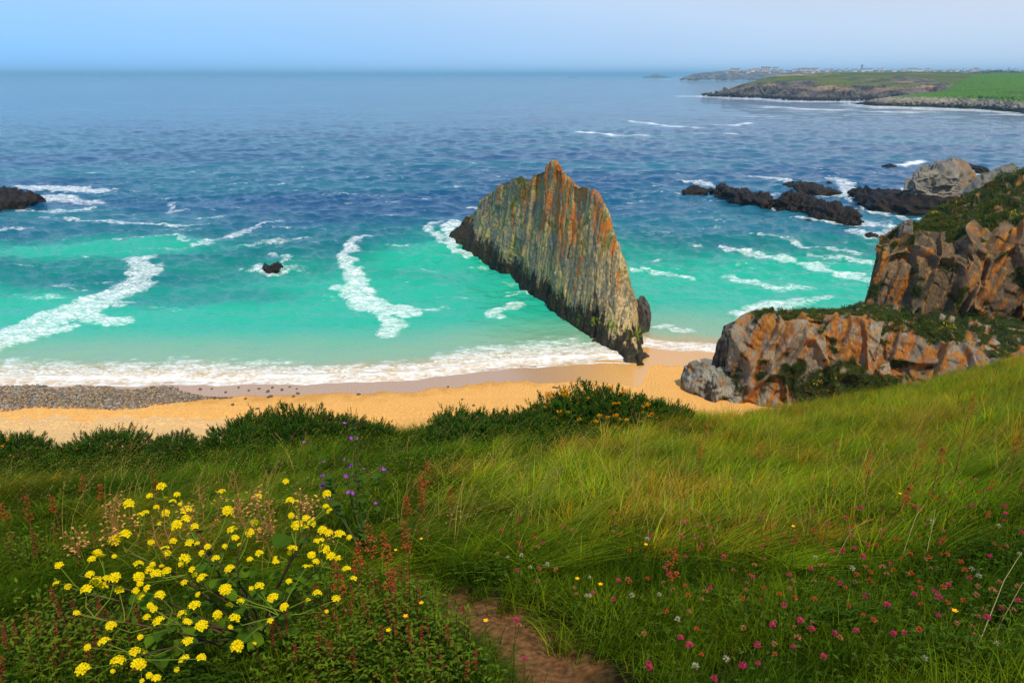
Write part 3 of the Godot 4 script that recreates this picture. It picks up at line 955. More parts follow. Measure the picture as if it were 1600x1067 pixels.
var across := 0.0
func stone(kind: String, p: Vector3, n: Vector3, strata: Basis) -> Color:
	var q := strata * p
	var tone := n_tone.get_noise_3dv(p)
	var fine := n_fine.get_noise_3dv(p * 1.7)
	var st := n_streak.get_noise_3d(q.x * 2.6 + tone * 0.3, q.y * 0.9, q.z * 2.6)
	var st2 := n_streak.get_noise_3d(q.x * 5.0 + 31.0, q.y * 1.6, q.z * 5.0)
	var block := c_mid.get_noise_3dv(q)
	var c: Color
	match kind:
		"fin":
			var along := (p.x + 12.9) * 0.351 + (p.z + 165.7) * 0.936
			c = Color(0.23, 0.22, 0.14).lerp(Color(0.58, 0.48, 0.19), clampf(0.45 + tone * 1.1 + st2 * 0.9 + block * 0.15, 0.0, 1.0))
			c = c.lerp(Color(0.20, 0.21, 0.20), clampf(0.5 * smoothstep(0.0, 0.4, st2 - tone), 0.0, 1.0))
			c = c.lerp(Color(0.72, 0.52, 0.24), smoothstep(0.1, 0.5, fine * 0.6 + st2 * 0.5 + (along - 58.0) * 0.02))
			c = c.lerp(Color(0.62, 0.19, 0.02), 0.92 * smoothstep(0.06, 0.22, st * 0.8 + st2 * 0.65 + (p.y - 15.0) * 0.035))
			c = c.lerp(Color(0.13, 0.125, 0.11), 0.8 * smoothstep(0.2, 0.42, fine * 0.7 + block * 0.35 + (p.y - 16.0) * 0.015))
			if along < 42.0 and along > 8.0:
				c = c.lerp(Color(0.07, 0.11, 0.012), smoothstep(0.0, 0.25, n.y - 0.42 + tone * 0.6 + (p.y - 16.0) * 0.05))
			c = c.lerp(Color(0.10, 0.13, 0.02), 0.7 * smoothstep(0.22, 0.4, tone + fine * 0.5 - absf(p.y - 12.0) * 0.02))
			var edge := lin([[-20.0, 8.5], [0.0, 5.6], [12.0, 4.2], [30.0, 3.7], [50.0, 3.4], [66.0, 3.6], [74.0, 2.8], [80.0, 2.2]], along)
			var wet := smoothstep(edge + 0.5, edge - 0.5, p.y + st * 2.2 + st2 * 1.6 + fine)
			c = c.lerp(Color(0.028, 0.024, 0.017).lerp(Color(0.075, 0.06, 0.03), clampf(0.5 + fine + st2, 0.0, 1.0)), wet)
			if along > 58.0:
				c = c.lerp(Color(0.15, 0.22, 0.01), smoothstep(0.12, 0.3, tone + fine * 0.8 - absf(p.y - 2.0) * 0.16))
		"reef":
			c = Color(0.014, 0.011, 0.009).lerp(Color(0.055, 0.038, 0.025), clampf(0.4 + fine * 0.9 + block * 0.3, 0.0, 1.0))
		"stack":
			c = Color(0.21, 0.19, 0.16).lerp(Color(0.36, 0.32, 0.26), clampf(0.5 + tone + fine * 0.5, 0.0, 1.0))
			c = c.lerp(Color(0.40, 0.20, 0.06), smoothstep(0.0, 0.3, st + (p.x - 128.0) * 0.03 + fine * 0.4))
			c = c.lerp(Color(0.09, 0.12, 0.02), smoothstep(0.0, 0.3, n.y - 0.75 + tone * 0.5))
			c = c.lerp(Color(0.022, 0.018, 0.015), smoothstep(4.2, 3.0, p.y + tone * 2.0 + fine))
		"outcrop", "cliff":
			c = Color(0.22, 0.185, 0.145).lerp(Color(0.42, 0.35, 0.26), clampf(0.5 + block * 0.45 + tone * 0.5, 0.0, 1.0))
			if kind == "cliff":
				c = c * Color(0.66, 0.55, 0.43)
			var rusty := 0.04 if kind == "outcrop" else -0.05
			c = c.lerp(Color(0.42, 0.145, 0.02), 0.9 * smoothstep(0.0, 0.22, st * 0.8 + st2 * 0.55 + rusty + c_big.get_noise_3dv(q) * 0.15))
			c = c.lerp(Color(0.48, 0.25, 0.055), 0.7 * smoothstep(0.18, 0.4, st2 + fine * 0.4 + rusty))
			var g := green_share(kind, p, n, tone)
			if g > 0.0:
				c = c.lerp(Color(0.03, 0.05, 0.008), g)
				if g > 0.5 and rng.randf() < 0.6:
					green_spots.append([p, n])
		"boulder":
			c = Color(0.22, 0.22, 0.18).lerp(Color(0.42, 0.40, 0.33), clampf(0.5 + block * 0.5 + tone * 0.6, 0.0, 1.0))
			c = c.lerp(Color(0.40, 0.17, 0.04), smoothstep(0.1, 0.35, st + fine * 0.4 - 0.05))
			c = c.lerp(Color(0.06, 0.04, 0.022), smoothstep(0.0, 0.3, fine * 0.6 + tone - 0.12))
		"dark":
			c = Color(0.05, 0.045, 0.04).lerp(Color(0.14, 0.13, 0.115), clampf(0.5 + tone + fine, 0.0, 1.0))
		"headland":
			c = Color(0.035, 0.037, 0.045).lerp(Color(0.16, 0.135, 0.105), clampf(0.45 + tone * 0.5 + n_streak.get_noise_3d(p.x * 0.03, p.y * 0.05, p.z * 0.03) * 1.3, 0.0, 1.0))
			c = c.lerp(Color(0.30, 0.19, 0.11), smoothstep(0.1, 0.5, n_streak.get_noise_3d(p.x * 0.012, p.y * 0.06, p.z * 0.012)) * smoothstep(8.0, 22.0, p.y))
			c = c.lerp(Color(0.025, 0.022, 0.024), smoothstep(7.0, 3.0, p.y + tone * 3.0))
			var gs := n_streak.get_noise_3d(p.x * 0.008, 3.0, p.z * 0.008)
			c = c.lerp(Color(0.045, 0.08, 0.015).lerp(Color(0.11, 0.13, 0.03), clampf(0.5 + gs, 0.0, 1.0)), 0.9 * smoothstep(3.1, 3.7, across + gs * 1.6 - 0.05))
			c = c.lerp(Color(0.42, 0.30, 0.15), smoothstep(34.0, 36.5, p.y + gs * 3.0) * smoothstep(600.0, 560.0, p.x + gs * 120.0) * smoothstep(430.0, 470.0, p.x))
		"field":
			c = Color(0.17, 0.15, 0.115).lerp(Color(0.33, 0.28, 0.20), clampf(0.5 + tone + n_streak.get_noise_3d(p.x * 0.05, p.y * 0.1, p.z * 0.05), 0.0, 1.0))
			c = c.lerp(Color(0.03, 0.028, 0.026), smoothstep(6.0, 3.0, p.y + tone * 4.0))
			c = c.lerp(Color(0.05, 0.135, 0.012).lerp(Color(0.085, 0.165, 0.018), clampf(0.5 + tone, 0.0, 1.0)), smoothstep(9.0, 11.5, p.y + tone * 2.0))
			c = c.lerp(Color(0.05, 0.085, 0.02), 0.55 * smoothstep(0.25, 0.4, n_streak.get_noise_3d(p.x * 0.02, 7.0, p.z * 0.006)) * smoothstep(10.0, 12.0, p.y))
	return c

const LEDGE := Vector3(35.86, 4.09, -74)
func green_share(kind: String, p: Vector3, n: Vector3, tone: float) -> float:
	var g := n_warp.get_noise_3d(p.x * 2.2, p.y * 2.2, p.z * 2.2)
	var k := smoothstep(3.15, 3.5, across + g * 1.1 + tone * 0.4)
	k = maxf(k, smoothstep(0.16, 0.3, g + n.y * 0.4 - 0.1))
	k *= smoothstep(0.42, 0.3, n_fine.get_noise_3dv(p * 0.6) + 0.1)
	if kind == "outcrop":
		var e := (p - LEDGE) / Vector3(6.5, 2.4, 4.0)
		k = maxf(k, smoothstep(1.1, 0.85, e.length() + g * 0.8))
	return k

# a rock lying along a line: [x, z, width, height] at each point
func ridge(line: Array, foot := -1.0) -> Array:
	var secs := []
	for i in line.size():
		var a: Array = line[maxi(i - 1, 0)]
		var b: Array = line[mini(i + 1, line.size() - 1)]
		var p: Array = line[i]
		var d := Vector2(b[0] - a[0], b[1] - a[1]).normalized()
		var s := Vector2(-d.y, d.x)
		var sec := []
		var ends := i == 0 or i == line.size() - 1
		for j in 9:
			var t := j / 8.0
			var off: float = cos(PI * t) * p[2] * 0.5
			var h: float = foot + (p[3] - foot) * pow(sin(PI * t), 0.6)
			if ends:
				off *= 0.25
				h = minf(h, foot + (p[3] - foot) * 0.45)
			sec.append(Vector3(p[0] + s.x * off, h, p[1] + s.y * off))
		secs.append(sec)
	return secs

func bedding(ax: Vector3, angle: float, sx: float, sy: float, sz: float) -> Basis:
	return Basis.from_scale(Vector3(sx, sy, sz)) * Basis(ax.normalized(), angle)

func make_rocks() -> void:
	# the tall leaning fin of rock on the beach
	var fin: Array = [
		[Vector3(-15.745, -1.5, -181.7), Vector3(-15.745, -1.2, -181.7), Vector3(-15.745, -0.8, -181.7), Vector3(-15.745, -0.4, -181.7), Vector3(-15.745, -0.8, -181.7), Vector3(-15.745, -1.2, -181.7), Vector3(-15.745, -1.5, -181.7)],
		[Vector3(-15.995, -1.5, -172.31), Vector3(-15.153, 0.567, -173.14), Vector3(-14.101, 1.289, -174.17), Vector3(-13.048, 2.063, -175.21), Vector3(-12.066, 2.579, -176.18), Vector3(-11.232, 1.547, -176.49), Vector3(-10.027, -1.5, -176.94)],
		[Vector3(-11.709, -1.5, -160.91), Vector3(-10.898, 1.727, -161.82), Vector3(-9.884, 3.926, -162.96), Vector3(-8.87, 6.282, -164.1), Vector3(-7.924, 7.852, -165.16), Vector3(-4.813, 4.711, -166.33), Vector3(-0.32, -1.5, -168.02)],
		[Vector3(-7.974, -1.5, -150.98), Vector3(-7.19, 2.739, -151.96), Vector3(-6.21, 6.224, -153.19), Vector3(-5.229, 9.958, -154.42), Vector3(-4.314, 12.448, -155.56), Vector3(-0.523, 7.469, -156.99), Vector3(4.952, -1.5, -159.05)],
		[Vector3(-4.826, -1.5, -142.61), Vector3(-4.064, 3.535, -143.65), Vector3(-3.112, 8.034, -144.95), Vector3(-2.16, 12.854, -146.25), Vector3(-1.271, 16.067, -147.47), Vector3(2.52, 9.64, -148.9), Vector3(7.996, -1.5, -150.96)],
		[Vector3(-1.652, -1.5, -134.17), Vector3(-0.913, 3.959, -135.27), Vector3(0.011, 8.998, -136.65), Vector3(0.935, 14.397, -138.03), Vector3(1.797, 17.997, -139.31), Vector3(5.588, 10.798, -140.74), Vector3(11.064, -1.5, -142.8)],
		[Vector3(0.319, -1.5, -128.92), Vector3(1.044, 3.928, -130.06), Vector3(1.95, 8.927, -131.49), Vector3(2.856, 14.284, -132.92), Vector3(3.702, 17.854, -134.25), Vector3(7.493, 10.713, -135.67), Vector3(12.968, -1.5, -137.73)],
		[Vector3(1.178, -1.5, -126.64), Vector3(1.897, 4.338, -127.8), Vector3(2.796, 9.859, -129.24), Vector3(3.694, 15.774, -130.69), Vector3(4.533, 19.717, -132.04), Vector3(8.323, 11.83, -133.46), Vector3(13.799, -1.5, -135.52)],
		[Vector3(2.829, -1.5, -122.25), Vector3(3.535, 4.642, -123.44), Vector3(4.419, 10.55, -124.93), Vector3(5.303, 16.88, -126.41), Vector3(6.127, 21.1, -127.8), Vector3(9.918, 12.66, -129.22), Vector3(15.394, -1.5, -131.28)],
		[Vector3(3.988, -1.5, -119.17), Vector3(4.686, 4.925, -120.38), Vector3(5.56, 11.193, -121.89), Vector3(6.433, 17.909, -123.41), Vector3(7.248, 22.39, -124.82), Vector3(10.776, 13.432, -126.14), Vector3(15.871, -1.5, -128.06)],
		[Vector3(4.952, -1.5, -116.6), Vector3(5.644, 4.691, -117.83), Vector3(6.508, 10.662, -119.37), Vector3(7.373, 17.06, -120.91), Vector3(8.18, 21.32, -122.34), Vector3(11.441, 12.795, -123.57), Vector3(16.152, -1.5, -125.34)],
		[Vector3(6.063, -1.5, -113.65), Vector3(6.746, 4.478, -114.9), Vector3(7.601, 10.178, -116.46), Vector3(8.456, 16.285, -118.03), Vector3(9.253, 20.36, -119.49), Vector3(12.208, 12.214, -120.6), Vector3(16.475, -1.5, -122.2)],
		[Vector3(7.372, -1.5, -110.17), Vector3(8.047, 4.38, -111.44), Vector3(8.89, 9.955, -113.04), Vector3(9.733, 15.928, -114.63), Vector3(10.519, 19.91, -116.12), Vector3(13.112, 11.946, -117.09), Vector3(16.857, -1.5, -118.5)],
		[Vector3(8.597, -1.5, -106.91), Vector3(9.263, 4.434, -108.21), Vector3(10.095, 10.077, -109.83), Vector3(10.927, 16.123, -111.46), Vector3(11.703, 20.15, -112.97), Vector3(13.957, 12.092, -113.82), Vector3(17.214, -1.5, -115.04)],
		[Vector3(10.583, -1.5, -101.63), Vector3(11.235, 3.979, -102.97), Vector3(12.049, 9.043, -104.64), Vector3(12.863, 14.469, -106.31), Vector3(13.623, 18.086, -107.87), Vector3(15.328, 10.851, -108.51), Vector3(17.792, -1.5, -109.43)],
		[Vector3(11.647, -1.5, -98.8), Vector3(12.291, 3.225, -100.16), Vector3(13.096, 7.329, -101.85), Vector3(13.9, 11.727, -103.55), Vector3(14.651, 14.659, -105.13), Vector3(16.063, 8.795, -105.66), Vector3(18.102, -1.5, -106.43)],
		[Vector3(12.73, -1.5, -95.92), Vector3(13.366, 2.62, -97.3), Vector3(14.161, 5.954, -99.02), Vector3(14.956, 9.527, -100.74), Vector3(15.698, 11.908, -102.35), Vector3(16.81, 7.145, -102.77), Vector3(18.418, -1.5, -103.37)],
		[Vector3(13.607, -1.5, -93.59), Vector3(14.237, 1.884, -94.98), Vector3(15.024, 4.282, -96.73), Vector3(15.811, 6.852, -98.47), Vector3(16.546, 8.565, -100.09), Vector3(17.416, 5.139, -100.42), Vector3(18.673, -1.5, -100.89)],
		[Vector3(14.398, -1.5, -91.49), Vector3(15.022, 1.191, -92.9), Vector3(15.802, 2.707, -94.66), Vector3(16.582, 4.331, -96.42), Vector3(17.309, 5.414, -98.06), Vector3(17.961, 3.249, -98.31), Vector3(18.903, -1.5, -98.66)],
		[Vector3(14.928, -1.5, -90.08), Vector3(15.548, 0.46, -91.5), Vector3(16.324, 1.046, -93.27), Vector3(17.099, 1.673, -95.04), Vector3(17.822, 2.091, -96.7), Vector3(18.328, 1.255, -96.89), Vector3(19.058, -1.5, -97.16)],
		[Vector3(16.9, -1.2, -89.21), Vector3(16.9, -0.9, -89.21), Vector3(16.9, -0.5, -89.21), Vector3(16.9, 0.1, -89.21), Vector3(16.9, -0.3, -89.21), Vector3(16.9, -0.9, -89.21), Vector3(16.9, -1.2, -89.21)],
	]
	var b := Basis.from_scale(Vector3(0.15, 0.04, 0.24)) * Basis(Vector3(0, 0, 1), 0.22) * Basis(Vector3.UP, -1.21)
	tag(put("sea_stack", rock(fin, 640, 250, "fin", b, [0.55, 0.12, 0.22, 0.13, 0.9, 0.0, 1.0], 1.0), M.rock), "tall jagged olive and rust fin of rock standing across the sand and surf", "rock")
	tag(put("boulder", rock(ridge([[18.086, -104.13, 1.8, 3], [18.52, -103.84, 3, 5], [19.192, -103.84, 3.4, 5.5], [19.817, -104.13, 3, 4.9], [20.45, -104.43, 1.8, 2.8]]), 60, 60, "dark", bedding(Vector3(1, 0, 0), 0.1, 0.5, 0.16, 0.5), [0.3, 0.2, 0.2, 0.15, 0.8, 0.0, 1.0]), M.rock), "dark rounded boulder leaning against the seaward foot of the tall fin", "rock")
	tag(put("boulder", rock(ridge([[16.2, -91.6, 0.4, 0.3], [17.2, -92.0, 1.2, 0.7], [18.2, -92.6, 0.9, 0.6], [18.9, -93.0, 0.3, 0.2]]), 24, 24, "dark", bedding(Vector3(1, 0, 0), 0.1, 0.9, 0.6, 0.9), [0.1, 0.1, 0.1, 0.08, 0.4, 0.0, 1.0]), M.rock), "low dark stone at the sandy tip of the tall fin", "rock")
	# black reefs
	var reef := bedding(Vector3(0.3, 0, 1), 0.5, 0.35, 0.6, 0.28)
	var ra := [0.9, 0.7, 0.4, 0.6, 1.0, 0.0, 1.0]
	var reefs := [
		[[[-187.2, -217.23, 6, 1.5], [-175.71, -219.54, 16, 3.5], [-158.84, -217.23, 22, 5], [-151.27, -217.23, 22, 5.2], [-147.85, -218.38, 18, 4.6], [-146.63, -221.9, 12, 3.2], [-146.15, -225.54, 5, 1]], 120, "broad black reef awash with white surf beside the open bay"],
		[[[-143.24, -219.54, 1.5, 0.5], [-142.05, -220.72, 4, 1.3], [-140.84, -221.9, 1.5, 0.4]], 30, "little black rock just off the end of the broad surf-washed reef"],
		[[[-49.82, -141.75, 0.6, 0.3], [-48.16, -139.71, 2.2, 1.6], [-46.42, -137.72, 3, 2], [-46.31, -140.21, 2.2, 1.6], [-46.04, -142.27, 0.6, 0.4]], 56, "small lone brown rock poking out of green water off the beach"],
		[[[55.86, -242.68, 3, 1], [57.32, -239.88, 7, 2.4], [60.23, -239.88, 8, 2.6], [64.26, -242.68, 3, 1]], 56, "short rounded black rock at the outer end of the long reef"],
		[[[64.89, -242.68, 3, 1.4], [67.07, -234.47, 7, 3.6], [68.96, -225.54, 8, 3.8], [71.26, -218.38, 9, 4], [74.52, -213.84, 9, 3.6], [79.01, -214.96, 4, 1.6]], 110, "long low black reef with a notched crest, outer half"],
		[[[78.66, -217.23, 4, 1.8], [79.7, -211.64, 9, 5.2], [82.5, -206.31, 9, 3.8], [84.94, -200.25, 10, 4], [85.76, -191.75, 11, 4.6], [87.91, -188.19, 9, 3.4], [89.67, -187.32, 3, 0.8]], 120, "high black reef with white water breaking on its shoreward end"],
		[[[93.8, -257.64, 3, 0.8], [96.67, -254.51, 8, 1.8], [98.74, -245.53, 10, 2.6], [101.77, -239.88, 9, 2], [107.59, -239.88, 3, 0.8]], 80, "flat broken black reef beyond the long one, laced with foam"],
		[[[109.11, -259.23, 2, 0.6], [111.56, -260.84, 4, 1.4], [113.58, -259.23, 2, 0.6]], 30, "tiny dark rock between the flat reef and the grey stack"],
		[[[75.34, -189.95, 1, 0.4], [77.17, -189.07, 3, 1], [80.68, -189.95, 1, 0.4]], 36, "small flat dark rock in the foam below the high reef"],
		[[[83.3, -172.09, 1, 0.4], [84.15, -170.62, 2.6, 1.1], [85.32, -169.89, 2.4, 1], [87.67, -171.35, 1, 0.4]], 40, "small isolated brown rock in bright water near the cliff"],
		[[[154.2, -312.94, 2, 0.6], [158.48, -312.94, 4, 1.4], [162.76, -312.94, 2, 0.5]], 30, "thin black skerry in surf beyond the grey stack"],
		[[[184.48, -310.66, 3, 1], [183.6, -301.85, 5, 2.6], [183.73, -295.54, 5, 2.2], [185.06, -291.48, 4, 2.4], [187.82, -289.49, 2, 0.6]], 60, "low black skerry stretching out behind the grey stack"],
		[[[834.26, -11797.83, 20, 3], [921.57, -11797.83, 46, 9], [1028.28, -11797.83, 16, 2]], 20, "tiny hazy islet alone on the horizon"],
	]
	for r: Array in reefs:
		var line: Array = r[0]
		for q: Array in line:
			q[3] *= 0.8
		var amp := ra.duplicate()
		var big: float = 0.0
		for q: Array in line: big = maxf(big, q[3])
		for i in 4: amp[i] *= clampf(big / 4.0, 0.25, 1.3)
		var f := -1.0
		tag(put("reef", rock(ridge(line, f), int(r[1]), 44, "reef", reef if big < 8.0 else bedding(Vector3.UP, 0.0, 0.05, 0.05, 0.05), amp), M.wet_rock), r[2], "reef")
	# the grey stack on its dark platform
	var st := base("sea_stack")
	tag(st, "pale grey blocky sea stack on a black rock platform", "rock")
	put("platform", rock(ridge([[109.89, -238.51, 3, 1], [109.84, -229.29, 9, 3], [111.73, -219.54, 16, 3.6], [113.29, -209.48, 20, 4.6], [117.77, -204.25, 22, 4.6], [127.29, -208.41, 20, 4], [139.42, -219.54, 12, 3], [146.71, -226.77, 4, 1]]), 130, 60, "reef", reef, ra), M.wet_rock, st)
	put("block", rock([
		[Vector3(111.89, 2.145, -206), Vector3(110.75, 4.458, -206), Vector3(110.61, 6.964, -207), Vector3(111.52, 9.648, -208), Vector3(116.67, 10.33, -214), Vector3(123.77, 8.997, -222), Vector3(127.45, 1.771, -230)],
		[Vector3(112.17, 1.933, -203), Vector3(110.9, 4.917, -203), Vector3(110.53, 7.732, -204), Vector3(111.38, 10.596, -206), Vector3(118.36, 11.049, -214), Vector3(124.76, 9.743, -222), Vector3(130.97, 1.473, -232)],
		[Vector3(115.55, 1.75, -202), Vector3(114.55, 5.07, -202), Vector3(114.12, 8.216, -203), Vector3(115.66, 11.237, -205), Vector3(122.25, 11.766, -214), Vector3(129.27, 9.883, -224), Vector3(136.96, 1.175, -234)],
		[Vector3(120.73, 1.58, -203), Vector3(120.05, 4.917, -203), Vector3(119.96, 8.079, -204), Vector3(121.14, 11.29, -206), Vector3(126.68, 12.551, -215), Vector3(134.29, 9.65, -226), Vector3(141.01, 1.175, -234)],
		[Vector3(126.39, 1.43, -206), Vector3(126.43, 4.635, -206), Vector3(126.88, 6.964, -207), Vector3(126.89, 9.874, -209), Vector3(130.16, 11.97, -217), Vector3(137.51, 9.034, -228), Vector3(143.44, 1.175, -234)],
		[Vector3(132.5, 1.159, -212), Vector3(133.05, 3.721, -212), Vector3(133.28, 5.395, -213), Vector3(132.25, 7.801, -214), Vector3(133.44, 9.98, -220), Vector3(138.54, 7.883, -228), Vector3(144.66, 1.175, -234)],
		[Vector3(138.48, 0.606, -220), Vector3(138.84, 2.503, -220), Vector3(138.13, 4.013, -220), Vector3(137.2, 5.753, -221), Vector3(137.12, 7.242, -224), Vector3(139.65, 6.343, -228), Vector3(145.06, 1.175, -234)],
	], 150, 110, "stack", bedding(Vector3(0.2, 0, 1), 0.25, 0.16, 0.2, 0.16), [1.2, 0.45, 0.5, 0.08, 0.5, 0.15, 3.0], -1.0), M.rock, st)
	tag(put("boulder", rock(ridge([[Vector3(94.55, 13.676, -150)][0], [Vector3(94.15, 15.87, -148)][0], [Vector3(94.76, 18.367, -147)][0], [Vector3(96.14, 19.466, -146)][0], [Vector3(98.5, 18.977, -146)][0], [Vector3(101.05, 17.749, -146)][0]].map(func(p: Vector3) -> Array: return [p.x, p.z, 11.0, p.y]), -2.0), 90, 70, "stack", bedding(Vector3(0, 0, 1), -0.5, 0.2, 0.08, 0.2), [0.5, 0.3, 0.35, 0.2, 1.5, 0.0, 1.0]), M.rock), "pale grey slab of rock rising behind the green shoulder of the cliff", "rock")
	# boulders at the foot of the outcrop
	tag(put("boulder", rock(ridge([[20.7, -84.5, 0.6, 0.5], [21.4, -83.3, 2.2, 1.6], [22.4, -81.2, 4.2, 3.7], [23.6, -79.3, 5.0, 4.4], [25.0, -77.6, 5.4, 4.0], [26.6, -76.0, 5.0, 3.0]], -0.6), 110, 90, "boulder", bedding(Vector3(0.2, 0, 1), -0.7, 0.22, 0.4, 0.22), [0.7, 0.25, 0.25, 0.04, 0.3, 0.0, 1.0]), M.rock), "big angular grey and cream boulder on the sand below the outcrop", "rock")
	tag(put("boulder", rock(ridge([[25.9, -88.8, 0.8, 1.0], [26.7, -88.2, 2.6, 5.0], [27.6, -87.6, 3.0, 6.3], [28.6, -87.0, 2.4, 6.5], [29.6, -86.6, 2.0, 4.0]], -0.6), 70, 70, "dark", bedding(Vector3(0, 0, 1), 0.2, 0.5, 0.14, 0.5), [0.3, 0.18, 0.25, 0.12, 0.7, 0.0, 1.0]), M.rock), "dark upright boulder wedged beside the rusty outcrop", "rock")
	# the rusty outcrop and the higher cliff
	var low := bedding(Vector3(0, 0, 1), 0.22, 0.2, 0.075, 0.2)
	var oc := base("rock_outcrop")
	tag(oc, "rusty orange and grey outcrop with green ledges at the end of the beach", "cliff")
	put("rock_face", rock([
		[Vector3(30.91, -0.141, -88), Vector3(30.83, 1.997, -88), Vector3(30.97, 3.753, -88), Vector3(31.46, 5.142, -88), Vector3(33.34, 5.835, -89), Vector3(37.26, 5.533, -92), Vector3(41.75, 1.635, -98)],
		[Vector3(27.23, -3.182, -81), Vector3(27.26, 0.232, -81), Vector3(27.93, 4.644, -82), Vector3(28.97, 7.707, -83), Vector3(31.11, 8.017, -84.5), Vector3(37.2, 6.718, -90), Vector3(42.09, 2.934, -97)],
		[Vector3(25.17, -1.576, -77), Vector3(25.66, 2.26, -77.5), Vector3(26.37, 6.641, -78), Vector3(27.54, 9.378, -79), Vector3(30.09, 9.411, -81), Vector3(37.57, 7.538, -88), Vector3(43.36, 3.743, -96)],
		[Vector3(28.71, -2.447, -74.5), Vector3(28.84, 2.099, -75), Vector3(29.33, 6.71, -76), Vector3(29.46, 10.65, -77), Vector3(32.32, 10.049, -80), Vector3(39.55, 7.793, -88), Vector3(45.13, 3.743, -96)],
		[Vector3(33.82, -2.734, -73.5), Vector3(33.41, 2.551, -74), Vector3(33.42, 6.718, -75), Vector3(33.79, 10.666, -76.5), Vector3(36.51, 10.134, -79.5), Vector3(43.49, 8.384, -88), Vector3(48.59, 4.209, -96)],
		[Vector3(38.06, -1.944, -72), Vector3(37.87, 2.85, -73), Vector3(38.16, 6.463, -74.5), Vector3(38.54, 10.389, -76), Vector3(40.98, 10.449, -79), Vector3(47.31, 9.031, -87), Vector3(52.85, 5.136, -96)],
		[Vector3(42.1, -1.153, -70.5), Vector3(41.88, 3.531, -71.5), Vector3(42.32, 6.02, -73), Vector3(42.93, 9.7, -75), Vector3(45.52, 10.004, -78.5), Vector3(51.09, 9.341, -86), Vector3(57.43, 5.136, -96)],
		[Vector3(45.93, 0.164, -68), Vector3(45.7, 4.666, -69), Vector3(46.67, 6.115, -71), Vector3(47.43, 8.596, -73), Vector3(50.08, 9.602, -77), Vector3(55.65, 9.163, -85), Vector3(62.75, 5.458, -95)],
		[Vector3(51.69, 1.218, -66), Vector3(51.43, 5.575, -67), Vector3(52.63, 6.602, -69), Vector3(53.78, 7.85, -71), Vector3(57.19, 9.2, -76), Vector3(63.27, 9.317, -84), Vector3(71.15, 5.779, -94)],
		[Vector3(60.14, 2.272, -64), Vector3(59.85, 6.483, -65), Vector3(61.28, 7.454, -67), Vector3(62.73, 8.364, -69), Vector3(67.62, 9.332, -75), Vector3(74.53, 9.635, -83), Vector3(84.04, 6.101, -93)],
	], 420, 210, "outcrop", low, [0.9, 0.32, 0.95, 0.09, 0.35, 0.12, 3.0], -1.0), M.rock, oc)
	var hc := base("sea_cliff")
	tag(hc, "steep grey and brown cliff with a scrubby green shoulder above the outcrop", "cliff")
	put("rock_face", rock([
		[Vector3(50.77, 6.973, -96), Vector3(50.64, 9.687, -96), Vector3(50.89, 12.175, -96), Vector3(51.41, 14.1, -96), Vector3(52.55, 15.27, -97), Vector3(54.7, 15.727, -99), Vector3(60.36, 14.671, -106), Vector3(67.28, 8.484, -116)],
		[Vector3(44.89, 7.708, -88), Vector3(45.41, 11.743, -88.5), Vector3(46.16, 15.212, -89), Vector3(47.46, 16.927, -90), Vector3(49.66, 17.324, -92), Vector3(53.42, 17.024, -96), Vector3(61.34, 16.358, -106), Vector3(68.41, 10.584, -116)],
		[Vector3(42.83, 8.183, -84), Vector3(43.49, 12.048, -84.5), Vector3(44.19, 15.527, -85), Vector3(45.4, 17.466, -86), Vector3(48.23, 17.775, -89), Vector3(52.9, 17.753, -94), Vector3(62.54, 17.288, -106), Vector3(69.95, 10.584, -116)],
		[Vector3(45.63, 8.279, -82.5), Vector3(45.87, 12.473, -83), Vector3(46.64, 15.153, -84), Vector3(47.7, 16.804, -85.5), Vector3(50.62, 17.616, -89), Vector3(55.54, 18.062, -95), Vector3(64.13, 18.579, -106), Vector3(72.01, 10.584, -116)],
		[Vector3(49.21, 8.048, -82), Vector3(49.13, 12.149, -82.5), Vector3(49.74, 14.816, -83.5), Vector3(50.66, 16.609, -85), Vector3(53.54, 17.933, -89), Vector3(58.27, 18.563, -95), Vector3(66.6, 19.952, -106), Vector3(75.1, 10.584, -116)],
		[Vector3(52.41, 8.072, -81), Vector3(52.08, 12.438, -81.5), Vector3(52.42, 15.676, -82.5), Vector3(53.34, 17.595, -84), Vector3(56.18, 18.917, -88), Vector3(61.32, 19.81, -95), Vector3(68.31, 21.06, -104), Vector3(78.7, 10.584, -116)],
		[Vector3(54.76, 8.26, -80), Vector3(54.44, 12.727, -80.5), Vector3(54.72, 16.519, -81.5), Vector3(55.39, 19.594, -83), Vector3(58.32, 20.34, -87), Vector3(63.47, 21.36, -94), Vector3(70.39, 22.43, -103), Vector3(82.3, 10.584, -116)],
		[Vector3(59.23, 8.452, -79), Vector3(58.6, 13.016, -79.5), Vector3(58.65, 16.758, -80.5), Vector3(59.06, 20.08, -82), Vector3(62.7, 21.1, -87), Vector3(67.78, 22.41, -94), Vector3(74.01, 24.28, -102), Vector3(88.47, 10.584, -116)],
		[Vector3(63.94, 8.627, -78.5), Vector3(63.25, 13.161, -79), Vector3(63.14, 16.877, -80), Vector3(63.46, 20.61, -81.5), Vector3(67.51, 21.85, -87), Vector3(72.82, 23.61, -94), Vector3(78.13, 26.91, -101), Vector3(94.64, 10.584, -116)],
		[Vector3(72.24, 8.648, -78), Vector3(71.4, 13.305, -78.5), Vector3(71.26, 16.997, -79.5), Vector3(71.38, 21.42, -81), Vector3(76.14, 23.35, -87), Vector3(81.95, 25.51, -94), Vector3(86.91, 29.04, -100), Vector3(106.99, 10.584, -116)],
	], 400, 240, "cliff", bedding(Vector3(0, 0, 1), 0.3, 0.16, 0.05, 0.16), [1.2, 0.4, 1.1, 0.09, 0.35, 0.12, 4.0], -1.0), M.rock, hc)
